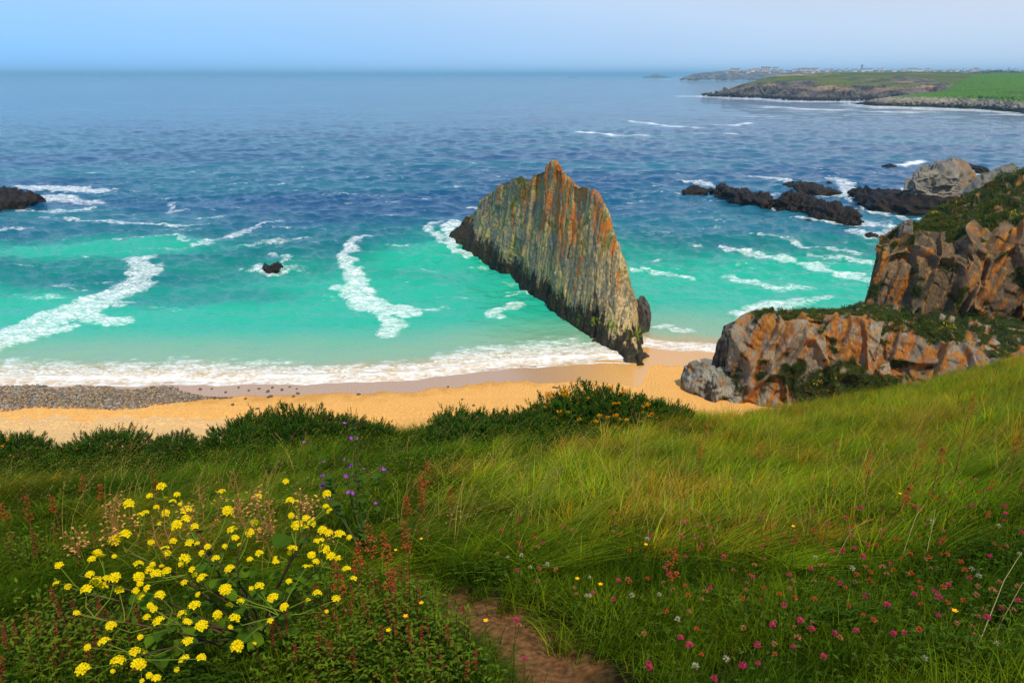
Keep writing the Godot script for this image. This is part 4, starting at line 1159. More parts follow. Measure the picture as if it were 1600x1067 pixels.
	put("pinnacle", rock(ridge([[Vector3(46.63, 16.434, -87.5)][0], [Vector3(46.84, 18.704, -87.5)][0], [Vector3(47.37, 19.439, -87.3)][0], [Vector3(47.95, 19.477, -87.1)][0], [Vector3(48.74, 17.874, -87)][0]].map(func(p: Vector3) -> Array: return [p.x, p.z, 1.9, p.y]), 14.0), 50, 60, "stack", bedding(Vector3(0, 0, 1), 0.2, 0.6, 0.3, 0.6), [0.2, 0.12, 0.15, 0.08, 0.5, 0.0, 1.0]), M.rock, hc)
	# scrub rooted on the ledges
	var at := []
	var cols := []
	for g: Array in green_spots:
		if rng.randf() > 0.2: continue
		var k := rng.randf_range(0.35, 0.8) * (1.7 if rng.randf() < 0.12 else 1.0)
		at.append(Transform3D(Basis(Vector3.UP, rng.randf() * TAU) * Basis.from_scale(Vector3(k, k * rng.randf_range(0.6, 1.1), k)), g[0] + g[1] * 0.05))
		var t := n_tone.get_noise_3dv(g[0] * 2.0)
		var c := Color(0.055, 0.095, 0.012).lerp(Color(0.12, 0.14, 0.02), clampf(0.4 + t, 0.0, 1.0))
		if rng.randf() < 0.12: c = Color(0.18, 0.09, 0.03)
		if rng.randf() < 0.02: c = Color(0.5, 0.42, 0.05)
		cols.append(c * rng.randf_range(0.7, 1.25))
	print("scrub ", at.size())
	tag(many("cliff_scrub", clump(91), M.leaf, at, cols), "low green heath scrub growing on the cliff ledges", "scrub", "", "stuff")

func clump(sd: int) -> ArrayMesh:
	var r := RandomNumberGenerator.new()
	r.seed = sd
	var s := Shape.new()
	for i in 46:
		var d := Vector3(r.randfn(), absf(r.randfn()) * 0.9 + 0.1, r.randfn()).normalized()
		var p := d * r.randf_range(0.15, 0.5)
		var o := (d + Vector3(r.randfn(), r.randfn(), r.randfn()) * 0.5).normalized()
		s.leaf(p, o, Vector3(r.randfn(), 1, r.randfn()).normalized(), r.randf_range(0.16, 0.3), r.randf_range(0.06, 0.13), Color.WHITE * r.randf_range(0.6, 1.2))
	return s.done()

# ---------------------------------------------------------------- far shore
func make_far_shore() -> void:
	var wide := Basis.from_scale(Vector3(0.03, 0.03, 0.03))
	var am := [3.5, 1.6, 1.5, 0.5, 14.0, 0.0, 1.0]
	var hl := rock([
		[Vector3(339.92, -0.168, -1385), Vector3(341.5, 0.434, -1387), Vector3(343.35, 0.794, -1390), Vector3(344.98, 0.963, -1392), Vector3(346.87, 0.997, -1395), Vector3(348.78, 0.921, -1398)],
		[Vector3(347.69, -0.854, -1370), Vector3(354.4, 3.324, -1380), Vector3(364.19, 5.225, -1392), Vector3(374.52, 5.489, -1405), Vector3(385.55, 5.385, -1420), Vector3(398.11, 5.18, -1440)],
		[Vector3(365.46, -0.585, -1360), Vector3(372.75, 4.052, -1372), Vector3(383.45, 9.12, -1388), Vector3(397, 13.184, -1405), Vector3(413.34, 14.453, -1430), Vector3(434.13, 13.431, -1460)],
		[Vector3(385.52, -0.964, -1320), Vector3(391.85, 3.842, -1336), Vector3(401.42, 10.801, -1356), Vector3(416.17, 16.751, -1385), Vector3(446.08, 23.83, -1440), Vector3(490.34, 27.87, -1520)],
		[Vector3(409.57, -1.418, -1265), Vector3(417.35, 5.069, -1285), Vector3(428.19, 12.715, -1308), Vector3(443.74, 20.45, -1345), Vector3(484.71, 29.46, -1430), Vector3(545.82, 36.1, -1560)],
		[Vector3(426.42, -1.138, -1180), Vector3(433.74, 5.229, -1200), Vector3(442.96, 10.42, -1222), Vector3(460.73, 16.492, -1262), Vector3(520.46, 30.68, -1400), Vector3(612.03, 38.57, -1600)],
		[Vector3(460.65, -0.899, -1155), Vector3(467.34, 5.947, -1172), Vector3(477.68, 10.986, -1195), Vector3(496.63, 17.873, -1235), Vector3(570.81, 32.85, -1400), Vector3(671.36, 39.85, -1620)],
		[Vector3(497.37, -0.96, -1140), Vector3(504.08, 6.358, -1156), Vector3(514.61, 12.264, -1178), Vector3(534.62, 19.995, -1220), Vector3(614.72, 32.87, -1390), Vector3(733.38, 40.53, -1640)],
		[Vector3(530.62, -1.215, -1110), Vector3(537.98, 5.355, -1126), Vector3(548.99, 12.869, -1148), Vector3(572.65, 22.18, -1195), Vector3(662, 33.97, -1370), Vector3(801.94, 40.91, -1640)],
		[Vector3(545.33, -2.162, -1040), Vector3(555.12, 5.482, -1060), Vector3(571.18, 12.329, -1090), Vector3(603.6, 20.91, -1150), Vector3(704.76, 34.02, -1340), Vector3(869.04, 41.79, -1640)],
		[Vector3(588.78, -2.663, -1010), Vector3(605.07, 6.057, -1040), Vector3(622.88, 11.924, -1070), Vector3(658.75, 19.414, -1130), Vector3(768.65, 30.98, -1320), Vector3(955.41, 40.53, -1640)],
		[Vector3(669.99, -4.628, -980), Vector3(695.41, 5.025, -1020), Vector3(722.8, 10.485, -1060), Vector3(764.33, 17.813, -1120), Vector3(899.44, 28.94, -1320), Vector3(1117.04, 39.9, -1640)],
		[Vector3(898.77, -4.628, -980), Vector3(932.58, 5.025, -1020), Vector3(968.71, 10.485, -1060), Vector3(1023.43, 17.813, -1120), Vector3(1203.6, 28.94, -1320), Vector3(1493.88, 39.9, -1640)],
	], 420, 110, "headland", wide, am, -1.0)
	tag(put("headland", hl, M.land), "rocky headland with dark cliffs and heath reaching into the sea", "headland", "", "structure")
	var fl := rock([
		[Vector3(454, -0.216, -1020), Vector3(456.52, 0.118, -1022), Vector3(459.07, 0.372, -1024), Vector3(462.55, 0.395, -1028), Vector3(467.8, 0.351, -1034), Vector3(475.68, 0.309, -1040)],
		[Vector3(452.61, -0.534, -985), Vector3(455.41, 1.241, -990), Vector3(461.18, 3.329, -998), Vector3(471.36, 5.328, -1010), Vector3(490.68, 6.345, -1030), Vector3(515.75, 6.597, -1050)],
		[Vector3(460.45, -0.55, -945), Vector3(464.12, 2.199, -952), Vector3(470.73, 5.647, -962), Vector3(487.02, 8.805, -985), Vector3(517.43, 10.246, -1020), Vector3(556.65, 11.318, -1060)],
		[Vector3(485.58, -0.878, -925), Vector3(489.2, 3.278, -932), Vector3(495.95, 7.393, -942), Vector3(512.07, 10.876, -965), Vector3(548.72, 12.878, -1010), Vector3(607.49, 15.744, -1090)],
		[Vector3(510.17, -0.954, -900), Vector3(514.37, 4.12, -908), Vector3(520.52, 8.846, -918), Vector3(535.28, 12.266, -940), Vector3(588.55, 17.842, -1020), Vector3(725.94, 32.25, -1240)],
		[Vector3(521.27, -1.021, -868), Vector3(525.53, 4.55, -876), Vector3(533, 9.734, -888), Vector3(548.74, 13.331, -912), Vector3(616.17, 22.62, -1020), Vector3(789.56, 38.59, -1300)],
		[Vector3(523.35, -0.83, -825), Vector3(527.76, 4.773, -833), Vector3(536.03, 10.309, -846), Vector3(553.74, 13.64, -872), Vector3(641.45, 24.32, -1010), Vector3(838.33, 39.55, -1320)],
		[Vector3(514.61, -0.593, -765), Vector3(519.82, 5.142, -774), Vector3(530.38, 10.762, -790), Vector3(554.9, 13.872, -825), Vector3(671.2, 25.22, -1000), Vector3(892.6, 39.98, -1330)],
		[Vector3(531.68, -1.426, -690), Vector3(538.12, 4.75, -700), Vector3(549.73, 10.861, -716), Vector3(583.92, 14.718, -760), Vector3(750.7, 25.43, -980), Vector3(1018.03, 40.19, -1330)],
		[Vector3(635.71, -1.426, -690), Vector3(643.29, 4.75, -700), Vector3(656.94, 10.861, -716), Vector3(697.42, 14.718, -760), Vector3(896.15, 25.43, -980), Vector3(1214.43, 40.19, -1330)],
	], 300, 110, "field", wide, [1.8, 1.3, 1.0, 0.6, 14.0, 0.0, 1.0], -1.0)
	tag(put("field", fl, M.land), "bright green coastal field above low pale cliffs", "field", "", "structure")
	# the hazy coast of the town
	var town := rock([
		[Vector3(1164.49, 4.607, -5400), Vector3(1170.9, 7.065, -5410), Vector3(1177.4, 8.691, -5420), Vector3(1190.63, 9.433, -5440), Vector3(1206.13, 10.134, -5470)],
		[Vector3(1213.39, 3.89, -5380), Vector3(1225.13, 23.84, -5400), Vector3(1251.04, 36.35, -5440), Vector3(1314.03, 44.87, -5520), Vector3(1449.85, 51.75, -5700)],
		[Vector3(1328.53, 3.89, -5380), Vector3(1335.73, 28.01, -5400), Vector3(1357.89, 40.55, -5440), Vector3(1418.13, 52.59, -5540), Vector3(1555.84, 62.95, -5750)],
		[Vector3(1547.11, 3.533, -5370), Vector3(1554.73, 28.02, -5390), Vector3(1581.23, 40.55, -5440), Vector3(1648.27, 53.47, -5550), Vector3(1783.12, 65.42, -5800)],
		[Vector3(1764.88, 3.178, -5360), Vector3(1772.9, 28.04, -5380), Vector3(1801.04, 42.22, -5430), Vector3(1866.61, 55.18, -5550), Vector3(1996.82, 67.65, -5800)],
		[Vector3(2206.1, 3.178, -5360), Vector3(2215.02, 28.04, -5380), Vector3(2246.85, 42.22, -5430), Vector3(2312.78, 55.18, -5550), Vector3(2448.13, 69.88, -5800)],
		[Vector3(2735.57, 3.178, -5360), Vector3(2745.56, 28.04, -5380), Vector3(2781.81, 42.22, -5430), Vector3(2859.1, 55.18, -5550), Vector3(3018.57, 69.88, -5800)],
		[Vector3(3353.28, 3.178, -5360), Vector3(3364.53, 28.04, -5380), Vector3(3405.93, 42.22, -5430), Vector3(3496.48, 55.18, -5550), Vector3(3684.08, 69.88, -5800)],
		[Vector3(4853.42, 3.178, -5360), Vector3(4867.74, 28.04, -5380), Vector3(4921.66, 42.22, -5430), Vector3(5044.41, 55.18, -5550), Vector3(5300.33, 69.88, -5800)],
	], 160, 40, "headland", Basis.from_scale(Vector3(0.012, 0.012, 0.012)), [5.0, 3.0, 2.0, 3.0, 40.0, 0.0, 1.0], -1.0)
	tag(put("far_coast", town, M.land), "hazy blue coast that the distant town stands on", "coast", "", "structure")
	tag(put("islet", rock(ridge([[1873.57, -11223.97, 60, 10], [1965.86, -11223.97, 150, 22], [2048.92, -11223.97, 170, 46], [2122.76, -11223.97, 170, 40], [2215.05, -11223.97, 140, 20], [2288.89, -11223.97, 50, 8]]), 60, 30, "headland", Basis.from_scale(Vector3(0.012, 0.012, 0.012)), [5.0, 3.0, 2.0, 2.0, 30.0, 0.0, 1.0]), M.land), "hazy hump-backed islet off the town's coast", "islet")
	# houses, each its own
	var walls := [Color(0.78, 0.74, 0.68), Color(0.70, 0.70, 0.70), Color(0.62, 0.45, 0.33), Color(0.55, 0.50, 0.45)]
	var names := [["white_house", "white house in the far hazy town"], ["grey_house", "pale grey house in the far hazy town"], ["ochre_house", "ochre house in the far hazy town"], ["stone_house", "brownish house in the far hazy town"]]
	var roofs := [Color(0.30, 0.13, 0.08), Color(0.16, 0.15, 0.16), Color(0.36, 0.20, 0.13)]
	var forms := []
	for a in walls.size():
		for q in roofs.size():
			forms.append(house_mesh(walls[a], roofs[q]))
	for i in 150:
		var u := rng.randf()
		var px := lerpf(1088.0, 1600.0, pow(u, 1.1))
		var dep := rng.randf_range(5430.0, 5790.0)
		var t := (dep - 5430.0) / 360.0
		var y := lin([[5430.0, 41.0], [5550.0, 57.0], [5800.0, 70.0]], dep)
		if px < 1120.0: y -= 12.0
		var kind := rng.randi() % 4 if rng.randf() < 0.5 else 0
		var o := put(names[kind][0], forms[kind * 3 + rng.randi() % 3], M.house)
		o.position = Vector3((px - 800.0) / 1144.1 * dep * 1.064, y, -dep)
		o.rotation.y = rng.randf_range(-0.4, 0.4)
		o.scale = Vector3(rng.randf_range(12, 28), rng.randf_range(11, 19), 13)
		tag(o, names[kind][1], "house", "houses of the far town")
	for a: Array in [[1150.0, 62.0, 24.0, 2, "tall ochre apartment block on the skyline of the far town"], [1163.0, 34.0, 22.0, 1, "pale apartment block on the skyline of the far town"], [1208.0, 120.0, 17.0, 2, "long ochre apartment row in the far town"], [1290.0, 70.0, 16.0, 0, "long white building in the far town"], [1352.0, 60.0, 17.0, 1, "long grey building in the far town"], [1108.0, 60.0, 16.0, 2, "low ochre row at the sea end of the far town"]]:
		var o := put("apartment_block", forms[int(a[3]) * 3 + 1], M.house)
		o.position = Vector3((a[0] - 800.0) / 1144.1 * 5650.0 * 1.064, 62.0, -5650.0)
		o.scale = Vector3(a[1], a[2] * 1.3, 18)
		tag(o, a[4], "building")
	var tower := base("water_tower", Vector3(482.0 / 1144.1 * 5600.0 * 1.064, 58.0, -5600.0))
	tag(tower, "slim tower rising above the roofs of the far town", "tower")
	var s := Shape.new()
	s.tube([Vector3.ZERO, Vector3(0, 36, 0)], 6.0, 5.0, 8, Color(0.3, 0.3, 0.32))
	put("shaft", s.done(), M.house, tower)
	s = Shape.new()
	s.tube([Vector3(0, 36, 0), Vector3(0, 38, 0), Vector3(0, 46, 0), Vector3(0, 48, 0)], 9.0, 9.0, 8, Color(0.34, 0.33, 0.34))
	put("tank", s.done(), M.house, tower)
	for a: Array in [[1585.0, 88.0], [1598.0, 90.0]]:
		var o := base("mast", Vector3((a[0] - 800.0) / 1144.1 * 5000.0 * 1.064, 40.0, -5000.0))
		tag(o, "thin radio mast on the far skyline above the green field", "mast", "masts on the far skyline")
		s = Shape.new()
		s.tube([Vector3.ZERO, Vector3(0, a[1] * 0.5, 0), Vector3(0, a[1], 0)], 3.2, 2.0, 5, Color(0.35, 0.36, 0.38))
		put("pole", s.done(), M.house, o)
		s = Shape.new()
		s.tube([Vector3(-6, a[1] * 0.86, 0), Vector3(6, a[1] * 0.86, 0)], 1.4, 1.4, 4, Color(0.35, 0.36, 0.38))
		put("crossarm", s.done(), M.house, o)
	# a far wood that reads as one mass
	var at := []
	var cols := []
	for i in 900:
		var px := rng.randf_range(1432.0, 1525.0) if i < 640 else rng.randf_range(1540.0, 1640.0)
		var d := 4300.0
		var hump := 20.0 * sin(PI * clampf((px - 1425.0) / 105.0, 0.0, 1.0)) if px < 1530.0 else 9.0
		var p := Vector3((px - 800.0) / 1144.1 * d * 1.064, 36.0 + rng.randf_range(-6, hump), -d - rng.randf_range(0, 60))
		var k := rng.randf_range(9, 16)
		at.append(Transform3D(Basis(Vector3.UP, rng.randf() * TAU) * Basis.from_scale(Vector3(k, k, k)), p))
		cols.append(Color(0.03, 0.05, 0.02) * rng.randf_range(0.7, 1.3))
	tag(many("far_wood", clump(92), M.leaf, at, cols), "dark hazy wood on the skyline behind the headland", "wood", "", "stuff")
	var ridge_secs := []
	for px: float in [1380.0, 1425.0, 1460.0, 1500.0, 1540.0, 1600.0, 1750.0]:
		var d := 4320.0
		var xx := (px - 800.0) / 1144.1 * d * 1.064
		var top := 34.0 if px < 1420.0 else 44.0
		ridge_secs.append([Vector3(xx, -2, -d + 90), Vector3(xx, 18, -d + 60), Vector3(xx, top - 8, -d + 30), Vector3(xx, top, -d), Vector3(xx, top, -d - 200)])
	tag(put("far_hill", rock(ridge_secs, 60, 30, "headland", Basis.from_scale(Vector3(0.012, 0.012, 0.012)), [3.0, 2.0, 1.0, 2.0, 30.0, 0.0, 1.0], -1.0), M.land), "low hazy hill behind the headland", "hill", "", "structure")

func house_mesh(wall: Color, roof: Color) -> ArrayMesh:
	var s := Shape.new()
	var p := [Vector3(-0.5, 0, 0.5), Vector3(0.5, 0, 0.5), Vector3(0.5, 0, -0.5), Vector3(-0.5, 0, -0.5)]
	for i in 4:
		var a: Vector3 = p[i]
		var b: Vector3 = p[(i + 1) % 4]
		s.quad(a, a + Vector3(0, 0.75, 0), b + Vector3(0, 0.75, 0), b, wall)
	var l := Vector3(-0.55, 1, 0)
	var r := Vector3(0.55, 1, 0)
	s.quad(Vector3(-0.55, 0.72, 0.56), l, r, Vector3(0.55, 0.72, 0.56), roof)
	s.quad(Vector3(0.55, 0.72, -0.56), r, l, Vector3(-0.55, 0.72, -0.56), roof)
	s.tri(Vector3(-0.5, 0.75, 0.5), Vector3(-0.5, 0.75, -0.5), Vector3(-0.5, 0.98, 0), wall)
	s.tri(Vector3(0.5, 0.75, -0.5), Vector3(0.5, 0.75, 0.5), Vector3(0.5, 0.98, 0), wall)
	for i in 3:
		var x := -0.3 + 0.3 * i
		s.quad(Vector3(x - 0.06, 0.3, 0.505), Vector3(x - 0.06, 0.55, 0.505), Vector3(x + 0.06, 0.55, 0.505), Vector3(x + 0.06, 0.3, 0.505), Color(0.05, 0.06, 0.08))
	return s.done()

# ---------------------------------------------------------------- plants
const COVER := [
	[Vector2(-5.763, -7.836), 2.2, 1.1], [Vector2(-5.264, -8.445), 2.4, 1.2], [Vector2(-3.894, -8.38), 1.8, 0.9], [Vector2(-2.83, -8.695), 1.5, 0.8], [Vector2(-3.788, -6.895), 1.6, 0.5],
	[Vector2(-1.278, -8.101), 0.8, 0.6], [Vector2(-0.568, -8.253), 1.1, 1.0], [Vector2(0.164, -8.356), 1.2, 1.0], [Vector2(1.114, -8.75), 1.3, 0.8], [Vector2(2.104, -8.956), 0.8, 0.5],
	[Vector2(-0.974, -6.512), 0.7, 0.35],
]
var n_patch := noise(201, 0.45, 3)
var n_wind := noise(202, 0.22, 2)

func cover_share(x: float, z: float) -> float:
	var best := 0.0
	for e: Array in COVER:
		var q := Vector2((x - e[0].x) / e[1], (z - e[0].y) / e[2]).length() + n_patch.get_noise_2d(x * 1.5, z * 1.5) * 0.5
		best = maxf(best, smoothstep(1.15, 0.8, q))
	return best

func crest_d(u: float) -> float:
	var t := []
	for q: Array in CREST: t.append([q[0], q[1]])
	return lin(t, u)

# a square of turf whose blades all bow downwind (+x); tussocks leave darker gaps between them
func turf(sd: int, size: float, count: int, l0: float, l1: float, width: float, b0: float, b1: float, dry: float, stray: float) -> ArrayMesh:
	var r := RandomNumberGenerator.new()
	r.seed = sd
	var s := Shape.new()
	var hubs := []
	for i in maxi(3, count / 22):
		hubs.append([Vector2(r.randf() - 0.5, r.randf() - 0.5) * size, r.randf_range(0.65, 1.15), r.randfn() * 0.35, r.randf()])
	for i in count:
		var h: Array = hubs[r.randi() % hubs.size()]
		var at: Vector2 = h[0] + Vector2(r.randfn(), r.randfn()) * 0.035
		var lean := Vector3(1, 0, h[2] + r.randfn() * 0.25).normalized()
		if r.randf() < stray: lean = Vector3(r.randfn(), 0, r.randfn()).normalized()
		var k: float = r.randf_range(0.3, 0.85) * lerpf(0.75, 1.0, h[3])
		var c := Color(k, k, k * 0.8)
		var pick := r.randf()
		if pick < dry: c = Color(0.95, 0.50, 0.28) * r.randf_range(0.6, 1.0)
		elif pick < dry * 1.6: c = Color(0.95, 0.80, 0.60) * r.randf_range(0.7, 1.0)
		s.blade(Vector3(at.x, -0.03, at.y), lean, r.randf_range(b0, b1), r.randf_range(l0, l1) * float(h[1]), width * r.randf_range(0.6, 1.3), c, 4 if l1 > 0.4 else 3)
	return s.done()

func seed_stalks(sd: int) -> ArrayMesh:
	var r := RandomNumberGenerator.new()
	r.seed = sd
	var s := Shape.new()
	for i in 3:
		var root := Vector3(r.randf_range(-0.1, 0.1), -0.02, r.randf_range(-0.1, 0.1))
		var lean := Vector3(1, 0, r.randfn() * 0.5).normalized()
		var bend := r.randf_range(0.25, 0.7)
		var ln := r.randf_range(0.5, 0.75)
		s.blade(root, lean, bend, ln, 0.0045, Color.WHITE * 0.8, 5)
		for k in 14:
			var t := 0.78 + 0.22 * k / 13.0
			var p := root + Vector3.UP * ln * (t - 0.55 * bend * t * t) + lean * ln * bend * pow(t, 1.7)
			s.leaf(p, (lean + Vector3(r.randfn(), r.randfn() + 0.6, r.randfn()) * 0.6).normalized(), Vector3.UP, 0.016, 0.006, Color.WHITE * r.randf_range(0.6, 1.0))
	return s.done()

func on_slope(x: float, z: float, turn: float, k: float, ky: float) -> Transform3D:
	var h := hill(x, z)
	var sx := clampf((hill(x + 0.15, z) - h) / 0.15, -1.5, 1.5)
	var sz := clampf((hill(x, z + 0.15) - h) / 0.15, -1.5, 1.5)
	var shear := Basis(Vector3(1, sx, 0), Vector3(0, 1, 0), Vector3(0, sz, 1))
	return Transform3D(shear * Basis(Vector3.UP, turn) * Basis.from_scale(Vector3(k, ky, k)), Vector3(x, h, z))

func make_plants() -> void:
	make_grass()
	make_bushes()
	make_mustard()
	make_flowers()

func make_grass() -> void:
	var long_forms := []
	for i in 4:
		long_forms.append(turf(301 + i, 0.46, 380, 0.26, 0.60, 0.0085, 0.4, 1.0, [0.12, 0.24, 0.08, 0.18][i], 0.3))
	var lt := [[], [], [], []]
	var lc := [[], [], [], []]
	var d := 2.9
	while d < 19.5:
		var u := -1.3
		while u < 1.45:
			u += 0.34 / d
			var dd := d + rng.randf_range(-0.12, 0.12)
			var uu := u + rng.randf_range(-0.12, 0.12) / d
			if dd > crest_d(uu) + 1.3: continue
			if dd < 3.9 and rng.randf() > (dd - 2.7) / 1.2: continue
			var x := uu * dd
			var z := -dd
			if rng.randf() < cover_share(x, z) * 0.95 or rng.randf() < 0.08 or path_near(x, z) < 0.16: continue
			var p := n_patch.get_noise_2d(x * 0.8, z * 0.8)
			var right := smoothstep(-0.3, 0.12, uu + p * 0.25)
			var green := Color(0.085, 0.18, 0.004)
			var lush := Color(0.23, 0.36, 0.010)
			var straw := Color(0.42, 0.29, 0.03)
			var c := green.lerp(lush, clampf(0.12 + right * 0.7 + p * 0.9, 0.0, 1.0)).lerp(straw, clampf(-0.12 + right * 0.35 + n_patch.get_noise_2d(x * 1.7 + 50.0, z * 1.7) * 1.2, 0.0, 0.85))
			c = c * rng.randf_range(1.2, 1.9)
			var k := rng.randf_range(0.85, 1.15)
			var ky := rng.randf_range(0.65, 1.1) * lin([[2.8, 0.5], [4.0, 0.75], [6.5, 1.0], [30.0, 1.0]], dd) * (0.7 + 0.3 * right)
			var turn := 0.45 + n_wind.get_noise_2d(x, z) * 1.4 + rng.randfn() * 0.2
			var f := rng.randi() % 4
			lt[f].append(on_slope(x, z, turn, k, ky))
			lc[f].append(c)
		d += 0.30
	print("long ", lt[0].size() * 4)
	for f in 4:
		tag(many("long_grass", long_forms[f], M.leaf, lt[f], lc[f]), ["long wind-combed yellow green grass covering the slope", "long straw-tipped grass mixed through the slope", "tallest bowing grass blades on the slope", "long grass streaked with rusty dry blades on the slope"][f], "grass", "", "stuff")
	var short_forms := []
	for i in 4:
		short_forms.append(turf(311 + i, 0.2, 130, 0.09, [0.24, 0.28, 0.36, 0.22][i], 0.005, 0.2, 1.0, 0.06, 0.5))
	var st := [[], [], [], []]
	var sc := [[], [], [], []]
	d = 0.9
	while d < 4.8:
		var u := -1.5
		while u < 1.6:
			u += 0.13 / (d + 0.3)
			var dd := d + rng.randf_range(-0.05, 0.05)
			var x := u * (dd + 0.3) + rng.randf_range(-0.05, 0.05)
			var z := -dd
			if dd > 3.6 and rng.randf() < (dd - 3.6) / 1.2: continue
			if path_near(x, z) < 0.10 + rng.randf() * 0.12: continue
			var p := n_patch.get_noise_2d(x * 1.6, z * 1.6)
			if p < -0.3 and rng.randf() < 0.4: continue
			var c := Color(0.06, 0.125, 0.004).lerp(Color(0.19, 0.28, 0.010), clampf(0.3 + p * 1.3, 0.0, 1.0)) * rng.randf_range(1.0, 1.8)
			var k := rng.randf_range(0.85, 1.2)
			var f := rng.randi() % 4
			st[f].append(on_slope(x, z, rng.randf() * TAU if rng.randf() < 0.5 else 0.5, k, rng.randf_range(0.6, 1.25)))
			sc[f].append(c)
		d += 0.13
	print("short ", st[0].size() * 4)
	for f in 4:
		tag(many("short_grass", short_forms[f], M.leaf, st[f], sc[f]), ["short dark green turf grass beside the dirt path", "fine low grass blades between the clover", "arching green grass tufts around the path", "trodden short turf at the path's edge"][f], "grass", "", "stuff")
	# straw seed stalks standing out of the long grass
	var seed_forms := [seed_stalks(341), seed_stalks(342)]
	for f in 2:
		var at := []
		var cs := []
		while at.size() < 420:
			var u := rng.randf_range(-0.9, 1.0)
			var dd := rng.randf_range(3.4, crest_d(u) + 0.3)
			if u < -0.2 and rng.randf() < 0.6: continue
			if rng.randf() < cover_share(u * dd, -dd) * 0.8: continue
			at.append(on_slope(u * dd, -dd, 0.45 + n_wind.get_noise_2d(u * dd, -dd) * 1.4 + rng.randfn() * 0.5, rng.randf_range(0.8, 1.2), rng.randf_range(0.7, 1.15)))
			cs.append(Color(0.42, 0.27, 0.07).lerp(Color(0.30, 0.30, 0.05), rng.randf()) * rng.randf_range(0.8, 1.3))
		tag(many("seed_stalks", seed_forms[f], M.leaf, at, cs), ["straw-coloured seed stalks standing out of the long grass", "greenish grass seed heads nodding over the slope"][f], "grass", "", "stuff")
	# low leafy cover: bramble and heath mats
	var mats := [sprig(321), sprig(322), sprig(323)]
	var mat_at := [[], [], []]
	var mat_c := [[], [], []]
	d = 3.0
	while d < 13.0:
		var u := -1.0
		while u < 1.0:
			u += 0.26 / d
			var x := u * d + rng.randf_range(-0.1, 0.1)
			var z := -d + rng.randf_range(-0.1, 0.1)
			if -z > crest_d(u) + 0.9: continue
			if rng.randf() > cover_share(x, z): continue
			var f := rng.randi() % 3
			mat_at[f].append(on_slope(x, z, rng.randf() * TAU, rng.randf_range(0.8, 1.2), rng.randf_range(0.7, 1.4)))
			var c := Color(0.05, 0.10, 0.006).lerp(Color(0.10, 0.16, 0.010), rng.randf())
			mat_c[f].append(c * rng.randf_range(0.8, 1.6))
		d += 0.26
	print("mats ", mat_at[0].size() * 3)
	for f in 3:
		tag(many("ground_cover", mats[f], M.leaf, mat_at[f], mat_c[f]), ["low dark green bramble mat near the edge of the slope", "low heath mat between the gorse bushes", "leafy scrub mat on the edge above the sand"][f], "scrub", "", "stuff")
	var cl_at := []
	var cl_c := []
	var tries := 0
	while cl_at.size() < 230 and tries < 40000:
		tries += 1
		var u := rng.randf_range(-1.0, 1.0)
		var dd := rng.randf_range(1.2, 3.6)
		var x := u * (dd + 0.3)
		if path_near(x, -dd) < 0.24: continue
		var p := n_patch.get_noise_2d(x * 1.1 + 9.0, dd * 1.1)
		if rng.randf() > 0.2 + p * 1.6: continue
		cl_at.append(on_slope(x, -dd, rng.randf() * TAU, rng.randf_range(0.8, 1.2), rng.randf_range(0.7, 1.2)))
		cl_c.append(Color(0.045, 0.10, 0.006).lerp(Color(0.09, 0.16, 0.010), rng.randf()) * rng.randf_range(0.8, 1.5))
	tag(many("clover_leaves", clover_leaf(331), M.leaf, cl_at, cl_c), "scattered patches of small clover leaves under the flowers", "clover", "", "stuff")

# a patch of mat-forming scrub: many small leafy shoots over a hummock
func sprig(sd: int) -> ArrayMesh:
	var r := RandomNumberGenerator.new()
	r.seed = sd
	var s := Shape.new()
	for q in 34:
		var at := Vector3(r.randf_range(-0.19, 0.19), 0, r.randf_range(-0.19, 0.19))
		var h := r.randf_range(0.06, 0.20)
		var ax := Vector3(r.randfn() * 0.4 + 0.15, 1, r.randfn() * 0.4).normalized()
		var tone := r.randf_range(0.35, 0.95)
		var col := Color(tone, tone, tone)
		if r.randf() < 0.05: col = Color(1.0, 0.45, 0.3)
		for k in 12:
			var t := (k + 1) / 12.0
			var a := k * 2.4 + q
			var o := (Vector3(cos(a), 0.35, sin(a)) + ax * 0.3).normalized()
			s.leaf(at + ax * h * t, o, Vector3.UP, r.randf_range(0.03, 0.05), r.randf_range(0.012, 0.02), col)
	return s.done()

func clover_leaf(sd: int) -> ArrayMesh:
	var r := RandomNumberGenerator.new()
	r.seed = sd
	var s := Shape.new()
	for i in 30:
		var p := Vector3(r.randfn() * 0.07, r.randf_range(0.04, 0.13), r.randfn() * 0.07)
		var col := Color.WHITE * r.randf_range(0.45, 1.0)
		var a0 := r.randf() * TAU
		for q in 3:
			var a := a0 + q * TAU / 3.0
			s.leaf(p, Vector3(cos(a), r.randf_range(-0.1, 0.35), sin(a)).normalized(), Vector3.UP, 0.018, 0.014, col)
	return s.done()

